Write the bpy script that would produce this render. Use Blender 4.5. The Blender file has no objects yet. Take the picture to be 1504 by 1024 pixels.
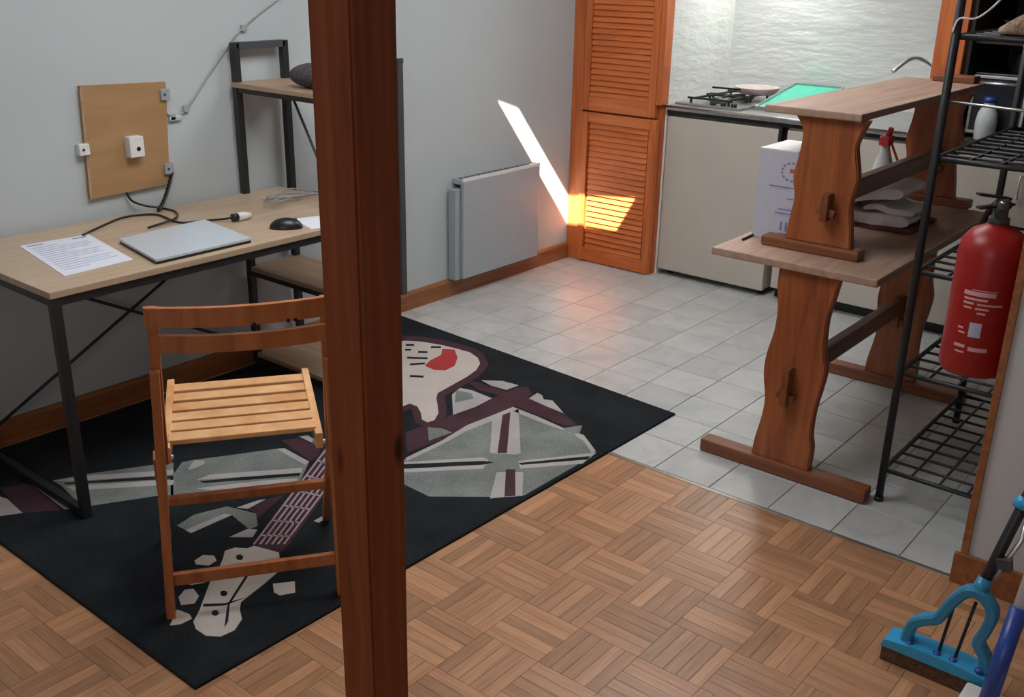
import bpy, bmesh, math, random
from mathutils import Vector, Matrix
random.seed(7)
S = bpy.context.scene
COL = S.collection

# ------------------------------------------------------------------ camera
FPX = 1488.6
YAW, PITCH, ROLL = 0.67951, 0.36436, 0.01933
CAMPOS = Vector((0.0, 0.0, 1.62))
_F = Vector((math.cos(YAW)*math.cos(PITCH), math.sin(YAW)*math.cos(PITCH), -math.sin(PITCH)))
_r = Vector((math.sin(YAW), -math.cos(YAW), 0)); _u = _r.cross(_F)
_R = _r*math.cos(ROLL) + _u*math.sin(ROLL)
_U = _u*math.cos(ROLL) - _r*math.sin(ROLL)
cam = bpy.data.cameras.new('camera'); co = bpy.data.objects.new('camera', cam); COL.objects.link(co)
cam.sensor_width = 36.0; cam.sensor_fit = 'HORIZONTAL'; cam.lens = 36.0*FPX/1504.0
cam.clip_start = 0.05; cam.clip_end = 60
m4 = Matrix.Identity(4)
for i in range(3):
    m4[i][0] = _R[i]; m4[i][1] = _U[i]; m4[i][2] = -_F[i]; m4[i][3] = CAMPOS[i]
co.matrix_world = m4
S.camera = co
def px(p):
    d = Vector(p) - CAMPOS; w = d.dot(_F)
    if w < 0.05: return None
    return (752 + FPX*d.dot(_R)/w, 512 - FPX*d.dot(_U)/w)

# ------------------------------------------------------------------ light
S.view_settings.view_transform = 'Standard'; S.view_settings.look = 'None'
S.view_settings.gamma = 1.0; S.view_settings.use_curve_mapping = False
S.view_settings.exposure = 0.0
W = bpy.data.worlds.new('world'); S.world = W; W.use_nodes = True
bg = W.node_tree.nodes['Background']; bg.inputs[0].default_value = (0.55, 0.72, 1.0, 1); bg.inputs[1].default_value = 1.0
def sun_lamp(d, power, ang, col):
    l = bpy.data.lights.new('sun', 'SUN'); l.energy = power; l.angle = ang; l.color = col
    o = bpy.data.objects.new('sun', l); COL.objects.link(o)
    o.rotation_euler = Vector(d).to_track_quat('-Z', 'Y').to_euler(); o.location = (-2, -1, 6)
SUN = Vector((0.61, 0.30, -0.73))
sun_lamp(SUN, 44.0, 0.006, (1.0, 0.93, 0.82))
def area(name, loc, d, sx, sy, power, col):
    l = bpy.data.lights.new(name, 'AREA'); l.shape = 'RECTANGLE'; l.size = sx; l.size_y = sy; l.energy = power; l.color = col
    o = bpy.data.objects.new(name, l); COL.objects.link(o)
    o.location = loc; o.rotation_euler = Vector(d).to_track_quat('-Z', 'Y').to_euler()
    return o
CEIL = 2.45
area('skylight_daylight', (1.9, 2.0, CEIL-0.03), (0, 0, -1), 0.95, 0.95, 27.0, (0.95, 0.98, 1.0))
area('added_kitchen_fill', (3.7, 2.0, CEIL-0.03), (0, 0, -1), 0.95, 0.95, 21.5, (0.97, 0.98, 1.0))  # overhead light added to brighten the kitchen side
area('added_window_fill', (-1.42, 0.4, 1.55), (1, 0.1, -0.15), 1.5, 1.1, 13.0, (0.92, 0.96, 1.0))  # weak fill added from behind the viewer

# ------------------------------------------------------------------ materials
def node(nt, t, **kw):
    n = nt.nodes.new(t)
    for k, v in kw.items():
        if k in n.inputs: n.inputs[k].default_value = v
        else: setattr(n, k, v)
    return n
def base_mat(name, rough=0.5, metal=0.0, spec=0.5):
    m = bpy.data.materials.new(name); m.use_nodes = True
    nt = m.node_tree; b = nt.nodes['Principled BSDF']
    b.inputs['Roughness'].default_value = rough; b.inputs['Metallic'].default_value = metal
    b.inputs['Specular IOR Level'].default_value = spec
    return m, nt, b
def rgba(c): return (c[0], c[1], c[2], 1)
def ramp(nt, stops):
    r = nt.nodes.new('ShaderNodeValToRGB'); e = r.color_ramp.elements
    while len(e) < len(stops): e.new(0.5)
    for i, (p, c) in enumerate(stops): e[i].position = p; e[i].color = rgba(c)
    return r
def plain(name, c, rough=0.5, metal=0.0, var=0.06, scale=30.0, bump=0.0, spec=0.5):
    m, nt, b = base_mat(name, rough, metal, spec)
    tc = node(nt, 'ShaderNodeTexCoord'); nz = node(nt, 'ShaderNodeTexNoise', Scale=scale, Detail=3.0)
    nt.links.new(tc.outputs['Object'], nz.inputs['Vector'])
    r = ramp(nt, [(0.3, [v*(1-var) for v in c]), (0.7, [min(1, v*(1+var)) for v in c])])
    nt.links.new(nz.outputs[0], r.inputs[0]); nt.links.new(r.outputs[0], b.inputs['Base Color'])
    if bump:
        bp = node(nt, 'ShaderNodeBump', Strength=bump, Distance=0.01)
        nt.links.new(nz.outputs[0], bp.inputs['Height']); nt.links.new(bp.outputs[0], b.inputs['Normal'])
    return m
def wood(name, dark, light, grain=(2, 40, 40), rough=0.45, knots=False, vary=0.0, bump=0.08, spec=0.5):
    m, nt, b = base_mat(name, rough, 0.0, spec)
    tc = node(nt, 'ShaderNodeTexCoord'); mp = node(nt, 'ShaderNodeMapping'); mp.inputs['Scale'].default_value = grain
    oi = node(nt, 'ShaderNodeObjectInfo'); ge = node(nt, 'ShaderNodeNewGeometry')
    ad = node(nt, 'ShaderNodeMath', operation='ADD'); nt.links.new(oi.outputs['Random'], ad.inputs[0]); nt.links.new(ge.outputs['Random Per Island'], ad.inputs[1])
    fr = node(nt, 'ShaderNodeMath', operation='FRACT'); nt.links.new(ad.outputs[0], fr.inputs[0])
    sc = node(nt, 'ShaderNodeVectorMath', operation='SCALE'); sc.inputs[0].default_value = (13, 27, 7)
    nt.links.new(fr.outputs[0], sc.inputs['Scale'])
    va = node(nt, 'ShaderNodeVectorMath', operation='ADD')
    nt.links.new(tc.outputs['Object'], mp.inputs[0]); nt.links.new(mp.outputs[0], va.inputs[0]); nt.links.new(sc.outputs[0], va.inputs[1])
    nz = node(nt, 'ShaderNodeTexNoise', Scale=1.0, Detail=5.0, Roughness=0.6, Distortion=0.6)
    nt.links.new(va.outputs[0], nz.inputs['Vector'])
    r = ramp(nt, [(0.32, dark), (0.68, light)])
    nt.links.new(nz.outputs[0], r.inputs[0])
    colr = r.outputs[0]
    if vary:
        hs = node(nt, 'ShaderNodeHueSaturation'); mr = node(nt, 'ShaderNodeMapRange'); mr.inputs[3].default_value = 1-vary; mr.inputs[4].default_value = 1+vary
        nt.links.new(fr.outputs[0], mr.inputs[0]); nt.links.new(mr.outputs[0], hs.inputs['Value']); nt.links.new(colr, hs.inputs['Color']); colr = hs.outputs[0]
    if knots:
        mk = node(nt, 'ShaderNodeMapping'); mk.inputs['Scale'].default_value = knots
        vo = node(nt, 'ShaderNodeTexVoronoi', Scale=1.0); vo.inputs['Randomness'].default_value = 0.9
        nt.links.new(tc.outputs['Object'], mk.inputs[0]); nt.links.new(mk.outputs[0], vo.inputs['Vector'])
        kr = ramp(nt, [(0.055, (0.12, 0.1, 0.1)), (0.14, (1, 1, 1))]); nt.links.new(vo.outputs['Distance'], kr.inputs[0])
        mx = node(nt, 'ShaderNodeMix', data_type='RGBA', blend_type='MULTIPLY'); mx.inputs[0].default_value = 1.0
        nt.links.new(colr, mx.inputs[6]); nt.links.new(kr.outputs[0], mx.inputs[7]); colr = mx.outputs[2]
    nt.links.new(colr, b.inputs['Base Color'])
    bp = node(nt, 'ShaderNodeBump', Strength=bump, Distance=0.004)
    nt.links.new(nz.outputs[0], bp.inputs['Height']); nt.links.new(bp.outputs[0], b.inputs['Normal'])
    return m
def plaster(name, c, bump=0.25, scale=(25, 25, 25), rough=0.85, dist=0.01, mottle=0.05):
    m, nt, b = base_mat(name, rough, 0, 0.25)
    tc = node(nt, 'ShaderNodeTexCoord'); mp = node(nt, 'ShaderNodeMapping'); mp.inputs['Scale'].default_value = scale
    nz = node(nt, 'ShaderNodeTexNoise', Scale=1.0, Detail=4.0); n2 = node(nt, 'ShaderNodeTexNoise', Scale=2.2, Detail=2.0)
    nt.links.new(tc.outputs['Object'], mp.inputs[0]); nt.links.new(mp.outputs[0], nz.inputs['Vector']); nt.links.new(tc.outputs['Object'], n2.inputs['Vector'])
    r = ramp(nt, [(0.35, [v*(1-mottle) for v in c]), (0.65, c)])
    nt.links.new(n2.outputs[0], r.inputs[0]); nt.links.new(r.outputs[0], b.inputs['Base Color'])
    bp = node(nt, 'ShaderNodeBump', Strength=bump, Distance=dist)
    nt.links.new(nz.outputs[0], bp.inputs['Height']); nt.links.new(bp.outputs[0], b.inputs['Normal'])
    return m
def tile_mat(name):
    m, nt, b = base_mat(name, 0.34, 0, 0.4)
    tc = node(nt, 'ShaderNodeTexCoord'); oi = node(nt, 'ShaderNodeObjectInfo')
    sc = node(nt, 'ShaderNodeVectorMath', operation='SCALE'); sc.inputs[0].default_value = (31, 17, 9); nt.links.new(oi.outputs['Random'], sc.inputs['Scale'])
    va = node(nt, 'ShaderNodeVectorMath', operation='ADD'); nt.links.new(tc.outputs['Object'], va.inputs[0]); nt.links.new(sc.outputs[0], va.inputs[1])
    nz = node(nt, 'ShaderNodeTexNoise', Scale=5.0, Detail=5.0, Roughness=0.55, Distortion=1.2); nt.links.new(va.outputs[0], nz.inputs['Vector'])
    r = ramp(nt, [(0.30, (0.41, 0.425, 0.42)), (0.5, (0.50, 0.505, 0.49)), (0.70, (0.56, 0.55, 0.53))])
    nt.links.new(nz.outputs[0], r.inputs[0])
    hs = node(nt, 'ShaderNodeHueSaturation'); mr = node(nt, 'ShaderNodeMapRange'); mr.inputs[3].default_value = 0.94; mr.inputs[4].default_value = 1.06
    nt.links.new(oi.outputs['Random'], mr.inputs[0]); nt.links.new(mr.outputs[0], hs.inputs['Value']); nt.links.new(r.outputs[0], hs.inputs['Color'])
    nt.links.new(hs.outputs[0], b.inputs['Base Color'])
    n3 = node(nt, 'ShaderNodeTexNoise', Scale=18.0, Detail=2.0); nt.links.new(tc.outputs['Object'], n3.inputs['Vector'])
    bp = node(nt, 'ShaderNodeBump', Strength=0.12, Distance=0.004); nt.links.new(n3.outputs[0], bp.inputs['Height']); nt.links.new(bp.outputs[0], b.inputs['Normal'])
    return m
def pile(name, c, var=0.25, scale=260.0):
    m, nt, b = base_mat(name, 0.95, 0, 0.1)
    tc = node(nt, 'ShaderNodeTexCoord'); nz = node(nt, 'ShaderNodeTexNoise', Scale=scale, Detail=2.0); n2 = node(nt, 'ShaderNodeTexNoise', Scale=6.0, Detail=3.0)
    nt.links.new(tc.outputs['Object'], nz.inputs['Vector']); nt.links.new(tc.outputs['Object'], n2.inputs['Vector'])
    av = node(nt, 'ShaderNodeMath', operation='MULTIPLY_ADD'); av.inputs[1].default_value = 0.45; nt.links.new(n2.outputs[0], av.inputs[0])
    h = node(nt, 'ShaderNodeMath', operation='MULTIPLY'); h.inputs[1].default_value = 0.55; nt.links.new(nz.outputs[0], h.inputs[0]); nt.links.new(h.outputs[0], av.inputs[2])
    r = ramp(nt, [(0.35, [v*(1-var) for v in c]), (0.65, [v*(1+var) for v in c])]); nt.links.new(av.outputs[0], r.inputs[0]); nt.links.new(r.outputs[0], b.inputs['Base Color'])
    bp = node(nt, 'ShaderNodeBump', Strength=0.5, Distance=0.004); nt.links.new(nz.outputs[0], bp.inputs['Height']); nt.links.new(bp.outputs[0], b.inputs['Normal'])
    return m

M = {}
M['wall'] = plaster('white_wall_paint', (0.52, 0.56, 0.565), 0.12, (14, 14, 14), mottle=0.04)
M['ceil'] = plaster('ceiling_paint', (0.75, 0.75, 0.74), 0.1)
M['splash'] = plaster('rough_white_render', (0.72, 0.75, 0.73), 0.6, (7, 7, 22), dist=0.02)
M['partition'] = plaster('pale_partition_paint', (0.60, 0.595, 0.585), 0.15)
M['base_wood'] = wood('stained_skirting_wood', (0.22, 0.075, 0.025), (0.38, 0.145, 0.052), (2, 40, 40), 0.4)
M['post_wood'] = wood('dark_stained_post_wood', (0.17, 0.038, 0.012), (0.30, 0.078, 0.026), (38, 38, 1.6), 0.5, knots=(9, 9, 3.2), spec=0.3)
M['trestle'] = wood('chestnut_trestle_wood', (0.21, 0.052, 0.015), (0.42, 0.125, 0.038), (30, 24, 2.2), 0.42)
M['trestle_top'] = wood('chestnut_tabletop_wood', (0.34, 0.21, 0.145), (0.46, 0.31, 0.235), (2.0, 26, 26), 0.55, spec=0.3)
M['trestle_bar'] = wood('chestnut_rail_wood', (0.13, 0.040, 0.014), (0.25, 0.085, 0.030), (2.2, 30, 30), 0.42)
M['trestle_foot'] = wood('chestnut_foot_wood', (0.15, 0.046, 0.018), (0.27, 0.095, 0.036), (30, 2.2, 30), 0.42)
M['louvre'] = wood('orange_stained_louvre_wood', (0.50, 0.115, 0.026), (0.72, 0.20, 0.050), (25, 2.5, 30), 0.42)
M['louvre_v'] = wood('orange_stained_stile_wood', (0.46, 0.10, 0.024), (0.66, 0.185, 0.048), (25, 30, 2.5), 0.42)
M['chair'] = wood('oiled_chair_wood', (0.33, 0.098, 0.028), (0.50, 0.175, 0.056), (20, 20, 3), 0.42)
M['seat'] = wood('golden_slat_wood', (0.66, 0.31, 0.12), (0.88, 0.52, 0.26), (9, 9, 9), 0.36)
M['desk'] = wood('light_oak_laminate', (0.44, 0.315, 0.21), (0.56, 0.42, 0.295), (2.5, 30, 30), 0.38)
M['shelf'] = wood('oak_shelf_laminate', (0.36, 0.24, 0.155), (0.47, 0.33, 0.22), (30, 2.5, 30), 0.45)
M['parquet'] = wood('oak_parquet_strip', (0.35, 0.165, 0.080), (0.51, 0.268, 0.140), (5, 60, 60), 0.33, vary=0.23, bump=0.05)
M['parquet_y'] = wood('oak_parquet_cross_strip', (0.35, 0.165, 0.080), (0.51, 0.268, 0.140), (60, 5, 60), 0.33, vary=0.23, bump=0.05)
M['tile'] = tile_mat('marbled_grey_tile')
M['grout'] = plain('grey_grout', (0.36, 0.355, 0.345), 0.9)
M['black_metal'] = plain('black_powder_coat', (0.018, 0.018, 0.02), 0.45)
M['grey_metal'] = plain('dark_grey_powder_coat', (0.06, 0.062, 0.07), 0.5)
M['steel'] = plain('brushed_steel', (0.55, 0.55, 0.55), 0.32, 1.0, var=0.1)
M['chrome'] = plain('chrome', (0.80, 0.80, 0.80), 0.38, 1.0)
M['brass'] = plain('pale_metal_strip', (0.40, 0.36, 0.31), 0.3, 1.0)
M['cream'] = plain('cream_enamel', (0.55, 0.495, 0.425), 0.4, var=0.03, scale=4)
M['white'] = plain('white_plastic', (0.78, 0.77, 0.74), 0.4, var=0.03)
M['wht'] = plain('white_enamel', (0.78, 0.79, 0.78), 0.4, var=0.03)
M['rad'] = plain('grey_white_enamel', (0.38, 0.42, 0.45), 0.4, var=0.02)
M['black'] = plain('black_plastic', (0.012, 0.012, 0.013), 0.35)
M['dark'] = plain('dark_cupboard_board', (0.035, 0.025, 0.022), 0.6)
M['card'] = wood('brown_hardboard', (0.36, 0.20, 0.085), (0.44, 0.26, 0.12), (3, 20, 12), 0.6)
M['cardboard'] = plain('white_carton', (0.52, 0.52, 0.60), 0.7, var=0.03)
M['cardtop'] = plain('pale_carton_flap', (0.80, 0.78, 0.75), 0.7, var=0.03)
M['ink'] = plain('blue_grey_ink', (0.22, 0.22, 0.38), 0.7)
M['ink_pale'] = plain('pale_blue_ink', (0.42, 0.44, 0.62), 0.7)
M['ink_red'] = plain('dull_red_ink', (0.45, 0.12, 0.12), 0.7)
M['paper'] = plain('white_paper', (0.76, 0.77, 0.86), 0.7, var=0.02)
M['laptop'] = plain('silver_laptop_lid', (0.60, 0.66, 0.72), 0.35, 0.2, var=0.02)
M['red'] = plain('red_enamel', (0.33, 0.010, 0.009), 0.38, var=0.04)
M['redplastic'] = plain('red_plastic', (0.70, 0.05, 0.06), 0.35)
M['print_white'] = plain('pale_pink_print', (0.66, 0.36, 0.36), 0.5)
M['badge'] = plain('pale_blue_badge', (0.45, 0.48, 0.60), 0.5)
M['blue'] = plain('sky_blue_plastic', (0.035, 0.36, 0.66), 0.32)
M['teal'] = plain('teal_blue_plastic', (0.03, 0.24, 0.42), 0.35)
M['navy'] = plain('deep_blue_plastic', (0.03, 0.07, 0.34), 0.35)
M['sponge'] = plain('brown_sponge', (0.11, 0.055, 0.025), 0.95, var=0.4, scale=120, bump=0.6)
M['towel'] = pile('white_terry', (0.82, 0.76, 0.74), 0.1, 180)
M['towel_dark'] = pile('brown_terry', (0.16, 0.06, 0.05), 0.2, 180)
M['green'] = plain('turquoise_plastic', (0.10, 0.62, 0.46), 0.35)
M['pouch'] = plain('charcoal_fabric', (0.06, 0.055, 0.058), 0.85, var=0.45, scale=90, bump=0.4)
M['wicker'] = plain('brown_wicker', (0.32, 0.20, 0.12), 0.7, var=0.4, scale=60, bump=0.5)
M['glass'] = plain('dark_oven_glass', (0.03, 0.035, 0.045), 0.12, var=0.1)
M['clear'] = plain('milky_plastic', (0.62, 0.66, 0.66), 0.3, var=0.03)
M['rose'] = plain('pale_pink_enamel', (0.62, 0.50, 0.50), 0.4)
M['cable_grey'] = plain('grey_cable', (0.36, 0.37, 0.38), 0.6)
M['rug_black'] = pile('black_rug_pile', (0.017, 0.020, 0.023), 0.45)
M['rug_grey'] = pile('grey_rug_pile', (0.20, 0.215, 0.20), 0.35)
M['rug_white'] = pile('pale_rug_pile', (0.42, 0.39, 0.38), 0.15)
M['rug_cream'] = pile('cream_rug_pile', (0.56, 0.50, 0.45), 0.1)
M['rug_maroon'] = pile('maroon_rug_pile', (0.070, 0.034, 0.044), 0.3)
M['rug_red'] = pile('red_rug_pile', (0.42, 0.05, 0.05), 0.12)
M['rug_pink'] = pile('pink_rug_pile', (0.42, 0.33, 0.35), 0.12)

_m, _nt, _b = base_mat('lamp_diffuser', 0.4); _b.inputs['Base Color'].default_value = (.9, .9, .85, 1)
_b.inputs['Emission Color'].default_value = (1, .96, .88, 1); _b.inputs['Emission Strength'].default_value = 8.0; M['lampglow'] = _m

# ------------------------------------------------------------------ mesh helpers
def bm_new(): return bmesh.new()
def box(bm, x0, x1, y0, y1, z0, z1, bev=0.0, mtx=None):
    t = bmesh.new(); bmesh.ops.create_cube(t, size=1.0)
    bmesh.ops.scale(t, vec=(abs(x1-x0), abs(y1-y0), abs(z1-z0)), verts=t.verts)
    bmesh.ops.translate(t, vec=((x0+x1)/2, (y0+y1)/2, (z0+z1)/2), verts=t.verts)
    if bev: bmesh.ops.bevel(t, geom=list(t.edges), offset=bev, segments=2, affect='EDGES', profile=0.6)
    join(bm, t, mtx); return bm
def join(bm, t, mtx=None):
    if mtx is not None: bmesh.ops.transform(t, matrix=mtx, verts=t.verts)
    me = bpy.data.meshes.new('tmp'); t.to_mesh(me); t.free(); bm.from_mesh(me); bpy.data.meshes.remove(me)
def bar(bm, p0, p1, w, h, side=None, bev=0.0):
    """box whose long axis runs p0-p1; w across `side`, h across the third axis"""
    p0, p1 = Vector(p0), Vector(p1); d = p1-p0; L = d.length; d.normalize()
    s = Vector(side) if side else d.cross(Vector((0, 0, 1)))
    if s.length < 1e-4: s = Vector((1, 0, 0))
    s = (s - d*s.dot(d)).normalized(); n = d.cross(s)
    mt = Matrix.Identity(4)
    for i in range(3):
        mt[i][0] = d[i]; mt[i][1] = s[i]; mt[i][2] = n[i]; mt[i][3] = ((p0+p1)/2)[i]
    return box(bm, -L/2, L/2, -w/2, w/2, -h/2, h/2, bev, mt)
def tube(bm, pts, r, seg=8, smooth=True, caps=True):
    pts = [Vector(p) for p in pts]
    rr = r if isinstance(r, (list, tuple)) else [r]*len(pts)
    rings = []; ref = None
    for i, p in enumerate(pts):
        a = pts[max(i-1, 0)]; b = pts[min(i+1, len(pts)-1)]; d = (b-a).normalized()
        if ref is None:
            ref = d.cross(Vector((0, 0, 1)))
            if ref.length < 1e-3: ref = Vector((1, 0, 0))
        ref = (ref - d*ref.dot(d)).normalized(); n = d.cross(ref)
        rings.append([bm.verts.new(p + (ref*math.cos(2*math.pi*k/seg) + n*math.sin(2*math.pi*k/seg))*rr[i]) for k in range(seg)])
    for a, b in zip(rings, rings[1:]):
        for k in range(seg):
            f = bm.faces.new((a[k], a[(k+1) % seg], b[(k+1) % seg], b[k])); f.smooth = smooth
    if caps:
        bm.faces.new(rings[0][::-1]); bm.faces.new(rings[-1])
    return bm
def spline(pts, n=8):
    P = [Vector(p) for p in pts]; out = []
    for i in range(len(P)-1):
        a, b, c, d = P[max(i-1, 0)], P[i], P[i+1], P[min(i+2, len(P)-1)]
        for k in range(n):
            t = k/n
            out.append(0.5*((2*b) + (c-a)*t + (2*a-5*b+4*c-d)*t*t + (-a+3*b-3*c+d)*t**3))
    out.append(P[-1]); return out
def lathe(bm, prof, c, seg=28, axis=None):
    c = Vector(c); rings = []
    for r, z in prof:
        rings.append([bm.verts.new(c + Vector((r*math.cos(2*math.pi*k/seg), r*math.sin(2*math.pi*k/seg), z))) for k in range(seg)])
    for a, b in zip(rings, rings[1:]):
        for k in range(seg):
            f = bm.faces.new((a[k], a[(k+1) % seg], b[(k+1) % seg], b[k])); f.smooth = True
    bm.faces.new(rings[0][::-1]); bm.faces.new(rings[-1]); return bm
def prism(bm, poly, axis, a, b):
    """extrude a 2-D outline; axis 'x': outline in (y,z); 'y': (x,z); 'z': (x,y)"""
    def pt(u, v, w): return {'x': (w, u, v), 'y': (u, w, v), 'z': (u, v, w)}[axis]
    A = [bm.verts.new(pt(u, v, a)) for u, v in poly]; B = [bm.verts.new(pt(u, v, b)) for u, v in poly]
    fs = [bm.faces.new(A), bm.faces.new(B[::-1])]; n = len(poly)
    for i in range(n): bm.faces.new((A[i], B[i], B[(i+1) % n], A[(i+1) % n]))
    bmesh.ops.recalc_face_normals(bm, faces=bm.faces)
    bmesh.ops.triangulate(bm, faces=[f for f in fs if f.is_valid and len(f.verts) > 4])
    return bm
ORG = {}
def tag(o, label, cat, group=None):
    o['label'] = label; o['category'] = cat
    if group: o['group'] = group
    return o
def thing(name, loc, label, cat, group=None):
    o = bpy.data.objects.new(name, None); COL.objects.link(o); o.location = loc; o.empty_display_size = 0.1
    ORG[o.name] = Vector(loc); return tag(o, label, cat, group)
def obj(name, bm, mat, parent=None, smooth=False, label=None):
    me = bpy.data.meshes.new(name); bmesh.ops.recalc_face_normals(bm, faces=bm.faces); bm.to_mesh(me); bm.free()
    if parent is not None: org = ORG[parent.name]
    else:
        vs = [v.co for v in me.vertices]
        org = Vector(((min(v.x for v in vs)+max(v.x for v in vs))/2, (min(v.y for v in vs)+max(v.y for v in vs))/2, min(v.z for v in vs)))
    me.transform(Matrix.Translation(-org))
    me.materials.append(M[mat])
    o = bpy.data.objects.new(name, me); COL.objects.link(o)
    if parent is not None: o.parent = parent
    else: o.location = org
    ORG[o.name] = org
    if smooth:
        for p in me.polygons: p.use_smooth = True
    if label: o['label'] = label
    return o
def struct(name, bm, mat):
    o = obj(name, bm, mat); o['kind'] = 'structure'; return o
def inst(name, me, parent, loc, rotz=0.0):
    """another object on shared mesh data; loc is in world space"""
    o = bpy.data.objects.new(name, me); COL.objects.link(o); o.parent = parent
    o.location = Vector(loc) - ORG[parent.name]; o.rotation_euler = (0, 0, rotz); return o
def mesh_of(bm, mat, name):
    me = bpy.data.meshes.new(name); bmesh.ops.recalc_face_normals(bm, faces=bm.faces); bm.to_mesh(me); bm.free(); me.materials.append(M[mat]); return me
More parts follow.
